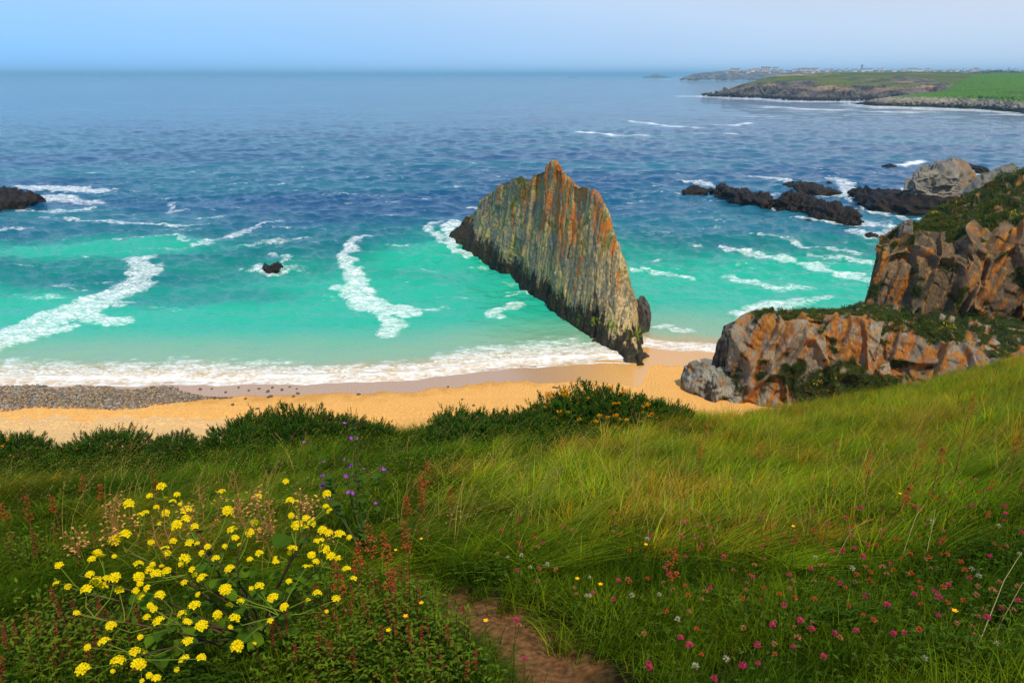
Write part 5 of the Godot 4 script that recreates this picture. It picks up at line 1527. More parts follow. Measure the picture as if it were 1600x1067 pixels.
# ---------------------------------------------------------------- gorse on the brow
func gorse_leaves(sd: int, size: Vector3, count: int) -> ArrayMesh:
	var r := RandomNumberGenerator.new()
	r.seed = sd
	var lump := noise(sd, 1.7, 2)
	var s := Shape.new()
	for i in count:
		var d := Vector3(r.randfn(), absf(r.randfn()) * 0.9, r.randfn()).normalized()
		var f := 1.0 + 0.55 * lump.get_noise_3dv(d * 1.4)
		var depth := r.randf()
		var p := d * size * f * lerpf(0.6, 1.0, sqrt(depth))
		var ax := (d * Vector3(0.8, 1.0, 0.8) + Vector3(0, 0.7, 0) + Vector3(r.randfn(), r.randfn(), r.randfn()) * 0.25).normalized()
		var ln := r.randf_range(0.06, 0.13)
		var col := Color(0.028, 0.075, 0.008).lerp(Color(0.075, 0.15, 0.012), r.randf() * r.randf())
		if r.randf() < 0.04: col = Color(0.13, 0.09, 0.035)
		for k in 11:
			var t := k / 11.0
			var a := k * 2.4 + r.randf()
			var side := ax.cross(Vector3(0.3, 0.1, 0.9)).normalized()
			var o := side * cos(a) + ax.cross(side) * sin(a)
			var q := p + ax * ln * t
			var tip := q + (o * 0.8 + ax * 0.8) * 0.042 * (1.15 - t * 0.6)
			var w := ax.cross(o) * 0.007
			s.tri(q - w, q + w, tip, col)
	return s.done()

func blossom_mesh(sd: int) -> ArrayMesh:
	var r := RandomNumberGenerator.new()
	r.seed = sd
	var s := Shape.new()
	for i in 9:
		var d := Vector3(r.randfn(), absf(r.randfn()) + 0.3, r.randfn()).normalized()
		s.leaf(d * 0.012, (d + Vector3(0, 0.4, 0)).normalized(), Vector3(r.randfn(), 0.3, r.randfn()).normalized(), 0.026, 0.022, Color(0.72, 0.33, 0.010) * r.randf_range(0.75, 1.0))
	return s.done()

func make_bushes() -> void:
	var forms := [gorse_leaves(401, Vector3(0.62, 0.42, 0.5), 1500), gorse_leaves(402, Vector3(0.5, 0.34, 0.45), 1200), gorse_leaves(403, Vector3(0.7, 0.3, 0.5), 1400)]
	var bl := blossom_mesh(411)
	var twig := Shape.new()
	for i in 9:
		var a := i * 0.7
		twig.tube([Vector3.ZERO, Vector3(cos(a) * 0.12, 0.2, sin(a) * 0.12), Vector3(cos(a) * 0.3, 0.36, sin(a) * 0.28)], 0.012, 0.004, 4, Color(0.09, 0.06, 0.035))
	var twigs := twig.done()
	var spots := [
		[Vector2(1.232, -10.174), 0, 1.15, 50, "round gorse bush thick with orange-yellow blossom on the brow"],
		[Vector2(0.785, -10.08), 1, 1.0, 14, "gorse bush with a few yellow blossoms beside the flowering one"],
		[Vector2(1.871, -10.437), 1, 1.1, 12, "gorse bush nearly out of flower beside the blossoming one"],
		[Vector2(2.38, -10.648), 2, 0.75, 3, "low green gorse bush running into the tall grass"],
		[Vector2(0.473, -9.694), 2, 0.7, 2, "small dark gorse mound below the blossoming bush"],
		[Vector2(-3.114, -9.228), 0, 1.0, 0, "broad dark green gorse bush on the brow above the beach"],
		[Vector2(-3.702, -9.091), 2, 0.95, 0, "low spreading gorse bush at the thin end of the brow hedge"],
		[Vector2(-2.562, -9.353), 1, 0.9, 2, "scruffy gorse bush with bare twigs standing out of it"],
		[Vector2(-2.174, -9.439), 2, 0.6, 0, "small gorse bush at the grassy end of the brow hedge"],
		[Vector2(-2.9, -9.277), 1, 0.8, 7, "gorse bush topped by one yellow spray and dead twigs"],
		[Vector2(-0.09, -9.248), 2, 0.8, 0, "flat dark green bush in the grass above the beach"],
		[Vector2(-0.69, -8.792), 2, 0.85, 0, "spreading dark green bush amid long grass"],
		[Vector2(-6.709, -8.692), 1, 0.75, 18, "small gorse bush with a dense orange flower cluster over the sand"],
		[Vector2(-5.602, -8.73), 2, 0.8, 5, "low gorse mat with scattered orange flowers"],
		[Vector2(-4.625, -8.868), 2, 0.7, 0, "low dark heath bush between gorse mats"],
	]
	var i := 0
	for q: Array in spots:
		var p := on_hill(q[0])
		var o := base("gorse_bush", p, i * 1.3)
		o.scale = Vector3(1.25, 1.15, 1.2) * float(q[2])
		tag(o, q[4], "bush", "gorse bushes along the brow")
		put("foliage", forms[q[1]], M.leaf, o)
		put("stems", twigs, M.twig, o)
		var size: Vector3 = [Vector3(0.62, 0.42, 0.5), Vector3(0.5, 0.34, 0.45), Vector3(0.7, 0.3, 0.5)][q[1]]
		for k in int(q[3]):
			var d := Vector3(rng.randfn(), absf(rng.randfn()) * 0.9 + 0.35, rng.randfn() + 0.4).normalized()
			d = d.rotated(Vector3.UP, -o.rotation.y)
			var b := put("blossom", bl, M.petal, o)
			b.position = d * size * rng.randf_range(0.95, 1.22)
			b.rotation.y = rng.randf() * TAU
			b.scale = Vector3.ONE * rng.randf_range(0.9, 1.6)
		i += 1
	# dead twigs that stick up out of the brow hedge
	for q: Vector2 in [Vector2(-2.735, -9.314), Vector2(-2.632, -9.337), Vector2(-2.39, -9.391), Vector2(-2.217, -9.429), Vector2(1.549, -10.3)]:
		var s := Shape.new()
		var p := on_hill(q)
		for k in 7:
			var a := rng.randf() * TAU
			var h := rng.randf_range(0.3, 0.62)
			var m := Vector3(cos(a) * 0.05, h * 0.6, sin(a) * 0.05)
			s.tube([Vector3.ZERO, m, m + Vector3(cos(a + 0.8) * 0.08, h * 0.4, sin(a + 0.8) * 0.06)], 0.008, 0.003, 4, Color(0.13, 0.07, 0.035))
			for w in 8:
				var t := rng.randf()
				s.leaf(m * (0.6 + 0.5 * t), Vector3(rng.randfn(), 0.6, rng.randfn()).normalized(), Vector3.UP, 0.04, 0.014, Color(0.10, 0.06, 0.03).lerp(Color(0.04, 0.08, 0.01), rng.randf()))
		var o := put("dead_sprig", s.done(), M.twig)
		o.position = p
		tag(o, "dry brown twig sprig sticking up out of the brow bushes", "twig", "dry sprigs in the brow bushes")

# ---------------------------------------------------------------- yellow mustard
const HEADS := [Vector3(-1.425, 34.43, -2.59), Vector3(-1.412, 34.46, -2.471), Vector3(-1.353, 34.41, -2.564), Vector3(-1.327, 34.43, -2.471), Vector3(-1.149, 34.45, -2.516), Vector3(-0.871, 34.53, -2.462), Vector3(-0.748, 34.41, -2.564), Vector3(-0.685, 34.51, -2.321), Vector3(-0.961, 34.5, -2.402), Vector3(-1.462, 34.46, -2.41), Vector3(-1.395, 34.41, -2.472), Vector3(-1.355, 34.48, -2.323), Vector3(-1.356, 34.39, -2.46), Vector3(-1.29, 34.38, -2.494), Vector3(-1.197, 34.47, -2.298), Vector3(-1.091, 34.43, -2.417), Vector3(-0.822, 34.52, -2.343), Vector3(-0.827, 34.45, -2.353), Vector3(-0.748, 34.49, -2.274), Vector3(-0.781, 34.36, -2.435), Vector3(-0.799, 34.43, -2.32), Vector3(-1.006, 34.36, -2.44), Vector3(-0.996, 34.37, -2.362), Vector3(-1.074, 34.36, -2.39), Vector3(-1.15, 34.46, -2.262), Vector3(-1.208, 34.48, -2.25), Vector3(-0.71, 34.4, -2.332), Vector3(-0.659, 34.45, -2.239), Vector3(-0.65, 34.37, -2.344), Vector3(-1.417, 34.42, -2.275), Vector3(-1.464, 34.39, -2.28), Vector3(-1.374, 34.33, -2.356), Vector3(-1.247, 34.39, -2.279), Vector3(-1.217, 34.44, -2.161), Vector3(-1.144, 34.44, -2.193), Vector3(-1.115, 34.38, -2.259), Vector3(-1.019, 34.4, -2.285), Vector3(-0.865, 34.37, -2.294), Vector3(-0.789, 34.4, -2.215), Vector3(-0.922, 34.36, -2.242), Vector3(-0.717, 34.39, -2.196), Vector3(-0.688, 34.37, -2.257), Vector3(-0.667, 34.34, -2.258), Vector3(-0.71, 34.41, -2.098), Vector3(-0.579, 34.38, -2.129), Vector3(-0.843, 34.37, -2.184), Vector3(-1.524, 34.35, -2.259), Vector3(-1.471, 34.41, -2.145), Vector3(-1.613, 34.36, -2.175), Vector3(-1.341, 34.35, -2.192), Vector3(-1.326, 34.3, -2.226), Vector3(-1.232, 34.38, -2.103), Vector3(-1.232, 34.34, -2.171), Vector3(-1.139, 34.42, -2.132), Vector3(-1.168, 34.37, -2.166), Vector3(-1.032, 34.42, -2.136), Vector3(-1.037, 34.3, -2.237), Vector3(-1.468, 34.37, -2.112), Vector3(-1.486, 34.3, -2.164), Vector3(-1.443, 34.36, -2.043), Vector3(-1.591, 34.28, -2.162), Vector3(-1.373, 34.37, -2.096), Vector3(-1.283, 34.38, -2.088), Vector3(-1.296, 34.33, -2.077), Vector3(-1.39, 34.29, -2.129), Vector3(-1.177, 34.29, -2.172), Vector3(-1.09, 34.34, -2.133), Vector3(-0.944, 34.41, -1.985), Vector3(-0.878, 34.33, -2.098), Vector3(-0.649, 34.38, -2), Vector3(-0.608, 34.3, -2.072), Vector3(-0.843, 34.27, -2.115), Vector3(-0.763, 34.33, -1.995), Vector3(-0.921, 34.32, -2.031), Vector3(-1.147, 34.41, -1.956), Vector3(-1.2, 34.32, -1.996), Vector3(-1.027, 34.39, -1.931), Vector3(-1.213, 34.31, -1.97), Vector3(-1.136, 34.35, -1.903), Vector3(-1.118, 34.28, -2.014), Vector3(-1.008, 34.4, -1.842), Vector3(-0.967, 34.39, -1.838), Vector3(-0.989, 34.3, -1.994), Vector3(-0.913, 34.32, -1.95), Vector3(-1.447, 34.32, -1.976), Vector3(-1.351, 34.26, -1.988), Vector3(-1.289, 34.32, -1.847), Vector3(-0.891, 34.26, -1.893), Vector3(-1.023, 34.32, -1.846), Vector3(-1.225, 34.24, -1.886), Vector3(-1.223, 34.29, -1.794), Vector3(-1.239, 34.39, -1.66), Vector3(-1.115, 34.35, -1.723), Vector3(-1.046, 34.25, -1.846), Vector3(-0.937, 34.35, -1.746), Vector3(-1.018, 34.38, -1.638)]

func mustard_head(sd: int, full: int) -> ArrayMesh:
	var r := RandomNumberGenerator.new()
	r.seed = sd
	var s := Shape.new()
	for i in full:
		var e := 1.0 - i / 17.0 * 1.2
		var a := i * 2.4
		var d := Vector3(cos(a) * sqrt(maxf(0.02, 1.0 - e * e)), e, sin(a) * sqrt(maxf(0.02, 1.0 - e * e))).normalized()
		var p := d * Vector3(0.018, 0.013, 0.018) * r.randf_range(0.85, 1.1)
		var up := (d + Vector3(0, 0.5, 0)).normalized()
		var side := up.cross(Vector3(0.2, 0.3, 0.9)).normalized()
		var fw := up.cross(side)
		for k in 4:
			var b := k * PI * 0.5 + i
			var o := (side * cos(b) + fw * sin(b) + up * 0.3).normalized()
			var w := up.cross(o) * 0.0046
			var col := Color(0.88, 0.68, 0.006) * r.randf_range(0.8, 1.0)
			s.quad(p, p + o * 0.006 - w, p + o * 0.0105, p + o * 0.006 + w, col)
		s.ball(p + up * 0.002, Vector3.ONE * 0.0016, 2, 4, Color(0.62, 0.42, 0.02))
	for i in 5:
		var a := i * 1.3
		var d := Vector3(cos(a), -0.6, sin(a)).normalized()
		s.ball(Vector3(0, -0.006, 0) + d * 0.009, Vector3(0.0025, 0.004, 0.0025), 3, 4, Color(0.25, 0.32, 0.03))
	return s.done()

func dry_spray(sd: int) -> ArrayMesh:
	var r := RandomNumberGenerator.new()
	r.seed = sd
	var s := Shape.new()
	var pts := [Vector3.ZERO, Vector3(0.012, 0.08, 0), Vector3(-0.004, 0.17, 0.01)]
	s.tube(pts, 0.0022, 0.0012, 4, Color(0.30, 0.13, 0.04))
	for i in 15:
		var t := r.randf_range(0.2, 1.0)
		var p := Vector3(0.008 * sin(t * 3.0), 0.17 * t, 0.01 * t)
		var a := r.randf() * TAU
		var q := p + Vector3(cos(a), 0.5, sin(a)) * r.randf_range(0.012, 0.03)
		s.tube([p, q], 0.001, 0.0008, 3, Color(0.30, 0.14, 0.05))
		s.leaf(q, Vector3(cos(a), 0.2, sin(a)).normalized(), Vector3.UP, 0.013, 0.009, Color(0.48, 0.22, 0.06) * r.randf_range(0.7, 1.1))
	return s.done()

func broad_leaf(sd: int, col: Color) -> ArrayMesh:
	var r := RandomNumberGenerator.new()
	r.seed = sd
	var s := Shape.new()
	var w := [0.05, 0.28, 0.42, 0.46, 0.36, 0.2, 0.0]
	for i in 6:
		var t0 := i / 6.0
		var t1 := (i + 1) / 6.0
		var a := Vector3(0, -0.35 * t0 * t0, t0)
		var b := Vector3(0, -0.35 * t1 * t1, t1)
		for sd2: float in [-1.0, 1.0]:
			var k0: float = w[i] * (1.0 + 0.12 * r.randfn())
			var k1: float = w[i + 1]
			var p0 := a + Vector3(sd2 * k0, 0.25 * k0, 0)
			var p1 := b + Vector3(sd2 * k1, 0.25 * k1, 0)
			if sd2 > 0.0: s.quad(a, b, p1, p0, col)
			else: s.quad(a, p0, p1, b, col)
	return s.done()

func make_mustard() -> void:
	var root := on_hill(Vector2(-1.02, -2.35))
	var o := base("mustard_plant", root)
	tag(o, "sprawling wild mustard plant with many yellow flower heads beside the path", "plant")
	var forms := []
	for i in 5: forms.append(mustard_head(501 + i, [17, 15, 19, 10, 13][i]))
	# main branches fan out from the base to every seventh head
	var tips := []
	for i in range(0, HEADS.size(), 6): tips.append(HEADS[i] - root)
	var branches := []
	for t: Vector3 in tips:
		var foot := Vector3(rng.randfn() * 0.05, -0.03, rng.randfn() * 0.05)
		var pts := []
		for k in 8:
			var f := k / 7.0
			var p := foot.lerp(t * 0.92, f)
			p.y += sin(f * PI) * 0.06
			p += Vector3(sin(f * 7.0 + t.x * 9.0), 0, cos(f * 6.0 + t.z * 5.0)) * 0.012
			pts.append(p)
		branches.append(pts)
		var s := Shape.new()
		s.tube(pts, 0.006, 0.0022, 5, Color(0.085, 0.055, 0.03))
		put("branch", s.done(), M.twig, o)
	for i in HEADS.size():
		var h: Vector3 = HEADS[i] - root
		var best := Vector3.ZERO
		var bd := 99.0
		for pts: Array in branches:
			for k in range(3, 8):
				var d := (pts[k] as Vector3).distance_to(h) + (0.25 if pts[k].y > h.y - 0.05 else 0.0)
				if d < bd:
					bd = d; best = pts[k]
		var mid := best.lerp(h, 0.5) + Vector3(rng.randfn() * 0.012, -0.015, rng.randfn() * 0.012)
		var s := Shape.new()
		s.tube([best, mid, h - Vector3(0, 0.004, 0)], 0.0026, 0.0016, 4, Color(0.17, 0.24, 0.03))
		put("stalk", s.done(), M.leaf, o)
		if rng.randf() < 0.75:
			var e := put("flower_head", forms[rng.randi() % 5], M.petal, o)
			e.position = h + Vector3(rng.randf_range(-0.05, 0.05), rng.randf_range(-0.05, -0.01), rng.randf_range(-0.05, 0.05))
			e.rotation = Vector3(rng.randf_range(-0.6, 0.6), rng.randf() * TAU, rng.randf_range(-0.6, 0.6))
			e.scale = Vector3.ONE * rng.randf_range(0.3, 0.62)
			var k := Shape.new()
			k.tube([mid, e.position], 0.0015, 0.001, 3, Color(0.17, 0.24, 0.03))
			put("stalk", k.done(), M.leaf, o)
		var f := put("flower_head", forms[i % 5], M.petal, o)
		f.position = h
		f.rotation = Vector3(rng.randf_range(-0.3, 0.5), rng.randf() * TAU, rng.randf_range(-0.3, 0.3))
		f.scale = Vector3.ONE * rng.randf_range(0.52, 1.0) * Vector3(1, rng.randf_range(0.8, 1.35), 1)
	var sprays := [dry_spray(521), dry_spray(522), dry_spray(523)]
	for h: Vector3 in [Vector3(-1.549, 34.38, -2.489), Vector3(-1.556, 34.44, -2.415), Vector3(-1.576, 34.38, -2.485), Vector3(-1.225, 34.43, -2.479), Vector3(-1.197, 34.42, -2.455), Vector3(-1.192, 34.48, -2.349), Vector3(-1.122, 34.43, -2.602), Vector3(-1.016, 34.54, -2.378), Vector3(-0.989, 34.48, -2.356), Vector3(-1.017, 34.45, -2.373), Vector3(-0.972, 34.43, -2.512), Vector3(-0.895, 34.48, -2.345), Vector3(-0.833, 34.42, -2.519), Vector3(-0.823, 34.39, -2.528), Vector3(-0.866, 34.48, -2.303), Vector3(-1.633, 34.39, -2.304), Vector3(-1.551, 34.48, -2.207), Vector3(-1.277, 34.44, -2.323), Vector3(-1.253, 34.47, -2.224), Vector3(-0.774, 34.34, -2.376), Vector3(-1.423, 34.44, -2.348), Vector3(-1.18, 34.36, -2.435), Vector3(-0.967, 34.39, -2.423), Vector3(-0.932, 34.36, -2.388), Vector3(-0.795, 34.49, -2.34), Vector3(-1.485, 34.48, -2.26)]:
		var p := h - root
		var f := put("dry_spray", sprays[rng.randi() % 3], M.twig, o)
		f.position = p - Vector3(0, 0.12, 0)
		f.rotation = Vector3(rng.randf_range(-0.5, 0.5), rng.randf() * TAU, rng.randf_range(-0.5, 0.5))
	var lf := [broad_leaf(531, Color(0.06, 0.12, 0.008)), broad_leaf(532, Color(0.085, 0.15, 0.010)), broad_leaf(533, Color(0.045, 0.095, 0.008))]
	for i in 150:
		var pts: Array = branches[rng.randi() % branches.size()]
		var p: Vector3 = pts[1 + rng.randi() % 5] + Vector3(rng.randfn() * 0.04, rng.randfn() * 0.03, rng.randfn() * 0.04)
		var f := put("leaf", lf[i % 3], M.leaf, o)
		f.position = p
		f.rotation = Vector3(rng.randf_range(-0.7, 0.4), rng.randf() * TAU, rng.randf_range(-0.4, 0.4))
		f.scale = Vector3.ONE * rng.randf_range(0.035, 0.08)

# ---------------------------------------------------------------- the other wild flowers
func clover_head(sd: int, a: Color, b: Color) -> ArrayMesh:
	var r := RandomNumberGenerator.new()
	r.seed = sd
	var s := Shape.new()
	for i in 34:
		var e := r.randf_range(-0.5, 1.0)
		var t := i * 2.4
		var d := Vector3(cos(t) * sqrt(maxf(0.0, 1.0 - e * e)), e, sin(t) * sqrt(maxf(0.0, 1.0 - e * e)))
		s.leaf(d * 0.004, (d + Vector3(0, 0.25, 0)).normalized(), Vector3(r.randfn(), r.randfn(), r.randfn()).normalized(), r.randf_range(0.009, 0.013), 0.0045, a.lerp(b, r.randf()))
	return s.done()

func stalk_mesh(h: float, col: Color, r0 := 0.0016) -> ArrayMesh:
	var s := Shape.new()
	s.tube([Vector3(0, -0.03, 0), Vector3(0.008, h * 0.5, 0.004), Vector3(0, h, 0)], r0, r0 * 0.7, 4, col)
	for i in 3:
		var a := i * 2.1
		s.leaf(Vector3(0.006, h * (0.3 + 0.15 * i), 0.003), Vector3(cos(a), 0.3, sin(a)).normalized(), Vector3.UP, 0.028, 0.012, col)
	return s.done()

func spike_mesh(sd: int, h: float) -> ArrayMesh:
	var r := RandomNumberGenerator.new()
	r.seed = sd
	var s := Shape.new()
	for i in 60:
		var t := r.randf()
		var a := r.randf() * TAU
		var w := 0.022 * (1.1 - t) + 0.006
		var p := Vector3(cos(a) * w * r.randf(), h * t, sin(a) * w * r.randf())
		s.leaf(p, Vector3(cos(a), r.randf_range(-0.6, 0.6), sin(a)).normalized(), Vector3.UP, 0.014, 0.011, Color(0.20, 0.022, 0.008).lerp(Color(0.30, 0.06, 0.012), r.randf()))
	return s.done()

func make_flowers() -> void:
	var stalks := [stalk_mesh(0.16, Color(0.06, 0.11, 0.015)), stalk_mesh(0.22, Color(0.07, 0.12, 0.015)), stalk_mesh(0.27, Color(0.06, 0.10, 0.015))]
	var hs := [0.16, 0.22, 0.27]
	var kinds := [
		["pink_clover", clover_head(601, Color(0.38, 0.012, 0.07), Color(0.55, 0.05, 0.14)), "magenta clover head on a thin stalk in the grass", "magenta clover heads in the grass"],
		["red_clover", clover_head(602, Color(0.36, 0.045, 0.015), Color(0.50, 0.11, 0.04)), "brick red fading clover head on a thin stalk", "fading red clover heads in the grass"],
		["brown_clover", clover_head(603, Color(0.30, 0.12, 0.045), Color(0.42, 0.20, 0.09)), "withered tan clover head on a thin stalk", "withered clover heads in the grass"],
		["white_clover", clover_head(604, Color(0.32, 0.31, 0.17), Color(0.46, 0.43, 0.30)), "creamy white clover head on a short stalk", "white clover heads in the grass"],
	]
	var protos := []
	for k: Array in kinds:
		for j in 3:
			protos.append([k, j])
	var n_c := noise(611, 1.4, 2)
	var spots := []
	var tries := 0
	while spots.size() < 300 and tries < 9000:
		tries += 1
		var u := rng.randf_range(-0.02, 0.86)
		var d := rng.randf_range(1.75, 3.7)
		var x := u * d
		if path_near(x, -d) < 0.14: continue
		if rng.randf() > 0.35 + smoothstep(0.0, 0.45, u) * 0.4 + n_c.get_noise_2d(x, d) * 1.1: continue
		spots.append(Vector2(x, -d))
	for p: Vector2 in spots:
		var near_path := path_near(p.x, p.y) < 0.45
		var t := rng.randf()
		var kind := 0
		if near_path: kind = 3 if t < 0.3 else (2 if t < 0.65 else 0)
		else: kind = 0 if t < 0.32 else (1 if t < 0.64 else (2 if t < 0.94 else 3))
		var k: Array = kinds[kind]
		var j := rng.randi() % 3
		var o := base(k[0], on_hill(p), rng.randf() * TAU)
		tag(o, k[2], "flower", k[3])
		put("stalk", stalks[j], M.leaf, o)
		var lean := rng.randf_range(-0.25, 0.25)
		var f := put("flower_head", k[1], M.petal, o)
		f.position = Vector3(0, hs[j], 0)
		f.scale = Vector3.ONE * rng.randf_range(0.6, 0.98)
		o.rotation.z = lean
	# purple mallow
	var mp := on_hill(Vector2(-0.893, -3.762))
	var mallow := base("mallow_plant", mp)
	tag(mallow, "tall leafy mallow with small purple flowers beside the yellow mustard", "plant")
	var mf := Shape.new()
	for k in 5:
		var a := k * TAU / 5.0
		mf.leaf(Vector3.ZERO, Vector3(cos(a), 0.45, sin(a)).normalized(), Vector3.UP, 0.024, 0.019, Color(0.30, 0.06, 0.40))
	mf.ball(Vector3(0, 0.004, 0), Vector3(0.003, 0.006, 0.003), 3, 5, Color(0.6, 0.5, 0.6))
	var mflower := mf.done()
	var ml := broad_leaf(641, Color(0.05, 0.10, 0.015))
	for k in 7:
		var top := Vector3(rng.randfn() * 0.13, rng.randf_range(0.45, 0.8), rng.randfn() * 0.08)
		if k == 0: top = Vector3(-0.02, 1.02, 0)
		var s := Shape.new()
		var pts := [Vector3(0, -0.03, 0), top * 0.5 + Vector3(rng.randfn() * 0.02, 0, 0), top]
		s.tube(pts, 0.005, 0.002, 5, Color(0.06, 0.08, 0.025))
		put("stem", s.done(), M.twig, mallow)
		for w in 4:
			var t := rng.randf_range(0.5, 1.0)
			var f := put("flower", mflower, M.petal, mallow)
			f.position = (top * t) + Vector3(rng.randfn() * 0.03, 0.01, rng.randfn() * 0.03 + 0.02)
			f.rotation = Vector3(rng.randf_range(0.2, 1.2), rng.randf() * TAU, 0)
			f.scale = Vector3.ONE * rng.randf_range(0.55, 0.9)
		for w in 9:
			var t := rng.randf_range(0.15, 0.95)
			var f := put("leaf", ml, M.leaf, mallow)
			f.position = top * t
			f.rotation = Vector3(rng.randf_range(-0.6, 0.2), rng.randf() * TAU, 0)
			f.scale = Vector3.ONE * rng.randf_range(0.03, 0.065)
	# sorrel and dock: rust spikes standing out of the grass
	var spikes := [spike_mesh(651, 0.12), spike_mesh(652, 0.17), spike_mesh(653, 0.24)]
	for q: Array in [[Vector2(2.889, -4.194), 0.62, 2, "tall rusty dock spike beside the wind-combed grass, the highest of its kind"], [Vector2(2.353, -3.787), 0.42, 1, ""], [Vector2(2.321, -4.115), 0.36, 1, ""], [Vector2(2.153, -3.558), 0.3, 0, ""], [Vector2(2.625, -3.959), 0.4, 0, ""], [Vector2(-0.594, -3.815), 0.5, 1, ""], [Vector2(-0.518, -3.778), 0.4, 1, ""], [Vector2(-0.618, -3.711), 0.36, 0, ""], [Vector2(-0.392, -3.996), 0.3, 0, ""], [Vector2(-0.72, -2.786), 0.3, 1, ""], [Vector2(-0.667, -2.899), 0.34, 1, ""], [Vector2(-0.613, -3.03), 0.3, 1, ""], [Vector2(-0.52, -3.06), 0.34, 1, ""], [Vector2(-0.561, -2.583), 0.24, 0, ""], [Vector2(-0.734, -2.599), 0.26, 1, ""], [Vector2(1.599, -5.483), 0.4, 1, ""], [Vector2(2.069, -5.414), 0.36, 0, ""], [Vector2(2.169, -7.31), 0.4, 1, ""], [Vector2(3.062, -6.288), 0.36, 0, ""], [Vector2(0.725, -2.696), 0.2, 1, ""], [Vector2(-2.961, -4.076), 0.3, 0, ""], [Vector2(-2.924, -3.779), 0.3, 1, ""], [Vector2(-3.156, -3.935), 0.3, 0, ""], [Vector2(-3.168, -4.604), 0.3, 0, ""], [Vector2(-2.898, -4.393), 0.3, 0, ""], [Vector2(2.949, -3.819), 0.4, 0, ""], [Vector2(-2.567, -4.545), 0.3, 1, ""]]:
		var o := base("sorrel_spike", on_hill(q[0]), rng.randf() * TAU)
		tag(o, q[3] if q[3] else "rust-red sorrel spike standing up out of the grass", "plant", "rust-red sorrel spikes in the grass")
		o.rotation.z = rng.randf_range(-0.2, 0.2)
		put("stalk", stalk_mesh(q[1], Color(0.20, 0.07, 0.03), 0.003), M.twig, o)
		var f := put("seed_spike", spikes[q[2]], M.twig, o)
		f.position.y = q[1] - 0.03
	# leafy weed with upright reddish spikes
	var weeds := []
	for i in 3: weeds.append(weed_leaves(661 + i))
	var red := Shape.new()
	for i in 26:
		var a := i * 2.4
		red.leaf(Vector3(0, i * 0.0035, 0), Vector3(cos(a), 0.7, sin(a)).normalized(), Vector3.UP, 0.009, 0.007, Color(0.13, 0.02, 0.008).lerp(Color(0.23, 0.045, 0.015), rng.randf()))
	var redm := red.done()
	var j := 0
	for q: Vector2 in [Vector2(-0.877, -2.81), Vector2(-0.675, -2.591), Vector2(-0.514, -2.641), Vector2(-0.787, -2.383), Vector2(-0.61, -2.303), Vector2(-0.455, -2.287), Vector2(-0.341, -2.392), Vector2(-0.259, -2.104), Vector2(-0.456, -2.026), Vector2(-0.628, -2.069), Vector2(-0.328, -1.926), Vector2(-0.724, -2.003), Vector2(-0.171, -1.872), Vector2(-1.965, -2.302), Vector2(-1.856, -2.366), Vector2(-1.733, -2.422), Vector2(-1.701, -2.034), Vector2(-1.534, -2.061), Vector2(-1.432, -2.128), Vector2(-2.843, -3.455), Vector2(-2.625, -3.511), Vector2(-2.466, -3.616)]:
		var o := base("spiked_weed", on_hill(q), rng.randf() * TAU)
		o.scale = Vector3.ONE * rng.randf_range(0.8, 1.15)
		var where := "bushy weed with dark red flower spikes in the clump beside the dirt path" if j < 13 else ("dark weed with red spikes in the grass under the mustard" if j < 19 else "reddish weed in the turf beyond the mustard plant")
		tag(o, where, "plant", "red-spiked weeds")
		put("foliage", weeds[j % 3], M.leaf, o)
		for k in 4:
			var a := rng.randf() * TAU
			var r := rng.randf_range(0.02, 0.14)
			var f := put("flower_spike", redm, M.twig, o)
			f.position = Vector3(cos(a) * r, rng.randf_range(0.12, 0.2), sin(a) * r)
			f.rotation = Vector3(rng.randf_range(-0.2, 0.2), rng.randf() * TAU, rng.randf_range(-0.2, 0.2))
			f.scale = Vector3.ONE * rng.randf_range(0.8, 1.3)
		j += 1
	# buttercups
	var cup := Shape.new()
	for k in 5:
		var a := k * TAU / 5.0
		cup.leaf(Vector3.ZERO, Vector3(cos(a), 0.7, sin(a)).normalized(), Vector3.UP, 0.013, 0.012, Color(0.90, 0.46, 0.01))
	var cupm := cup.done()
	for q: Vector2 in [Vector2(-0.361, -2.382), Vector2(-0.096, -2.172), Vector2(-0.404, -2.251), Vector2(-0.651, -3.449), Vector2(-0.519, -3.545), Vector2(0.281, -2.606), Vector2(0.371, -2.532), Vector2(0.668, -3.08), Vector2(1.492, -3.31), Vector2(1.464, -1.967), Vector2(-0.445, -2.12), Vector2(2.325, -3.804)]:
		var o := base("buttercup", on_hill(q), rng.randf() * TAU)
		tag(o, "small orange-yellow buttercup on a thin stalk in the turf", "flower", "buttercups in the turf")
		put("stalk", stalks[1], M.leaf, o)
		var f := put("flower", cupm, M.petal, o)
		f.position = Vector3(0, 0.22, 0)
	# pale dry stalks arching over the clover
	for q: Array in [[Vector2(1.888, -2.988), Vector2(2.186, -3.343)], [Vector2(1.941, -2.875), Vector2(2.148, -3.197)], [Vector2(1.585, -3.066), Vector2(1.827, -3.168)], [Vector2(1.483, -1.87), Vector2(1.918, -2.315)], [Vector2(1.649, -2.025), Vector2(1.811, -2.073)], [Vector2(1.128, -3.246), Vector2(1.039, -3.862)], [Vector2(0.722, -3.453), Vector2(1.25, -4.449)]]:
		var a := on_hill(q[0])
		var b := on_hill(q[1]) + Vector3(0, 0.28, 0)
		var s := Shape.new()
		s.tube([Vector3.ZERO, (b - a) * 0.5 + Vector3(0, 0.12, 0), b - a], 0.0018, 0.001, 4, Color(0.30, 0.24, 0.10))
		var o := put("dry_stalk", s.done(), M.twig)
		o.position = a
		tag(o, "pale dry grass stalk arching over the clover", "stalk", "dry stalks over the clover")

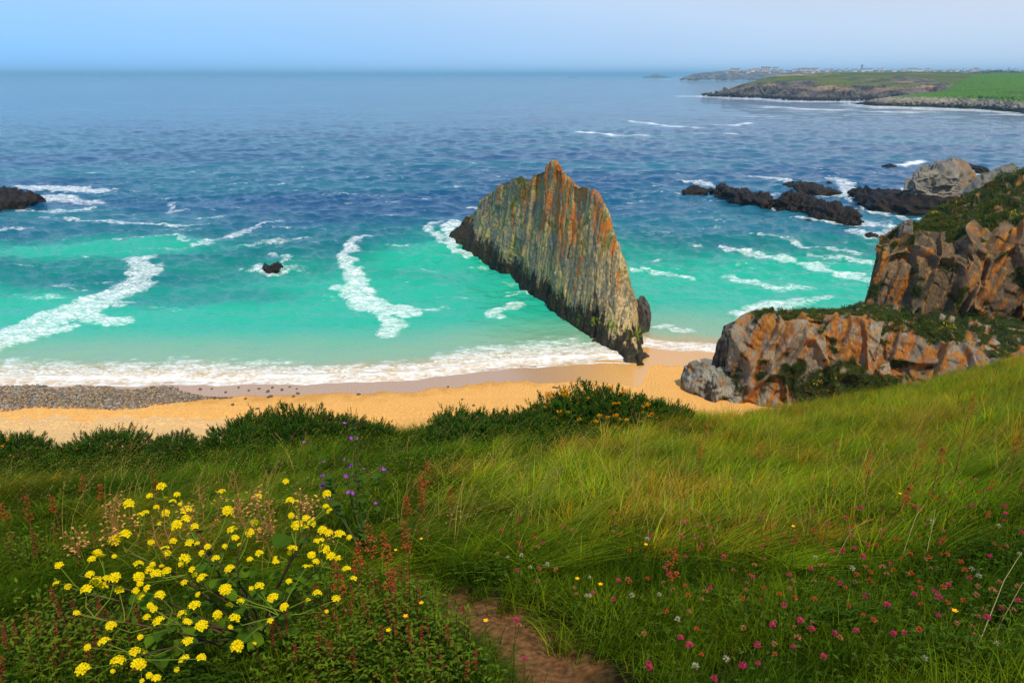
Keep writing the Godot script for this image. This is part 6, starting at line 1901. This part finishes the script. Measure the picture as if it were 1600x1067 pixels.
func weed_leaves(sd: int) -> ArrayMesh:
	var r := RandomNumberGenerator.new()
	r.seed = sd
	var s := Shape.new()
	for i in 26:
		var a := r.randf() * TAU
		var rad := 0.13 * sqrt(r.randf())
		var p := Vector3(cos(a) * rad, 0, sin(a) * rad)
		var h := r.randf_range(0.14, 0.27)
		var top := p * 1.25 + Vector3(0, h, 0)
		s.tube([p - Vector3(0, 0.03, 0), top], 0.0018, 0.0012, 3, Color(0.12, 0.05, 0.02))
		for k in 12:
			var t := (k + 1) / 12.0
			var b := k * 2.4
			var col := Color(0.06, 0.115, 0.008).lerp(Color(0.12, 0.18, 0.012), r.randf())
			if r.randf() < 0.03: col = Color(0.22, 0.09, 0.02)
			s.leaf(p.lerp(top, t), Vector3(cos(b), 0.45, sin(b)).normalized(), Vector3.UP, r.randf_range(0.02, 0.036), 0.011, col)
	return s.done()
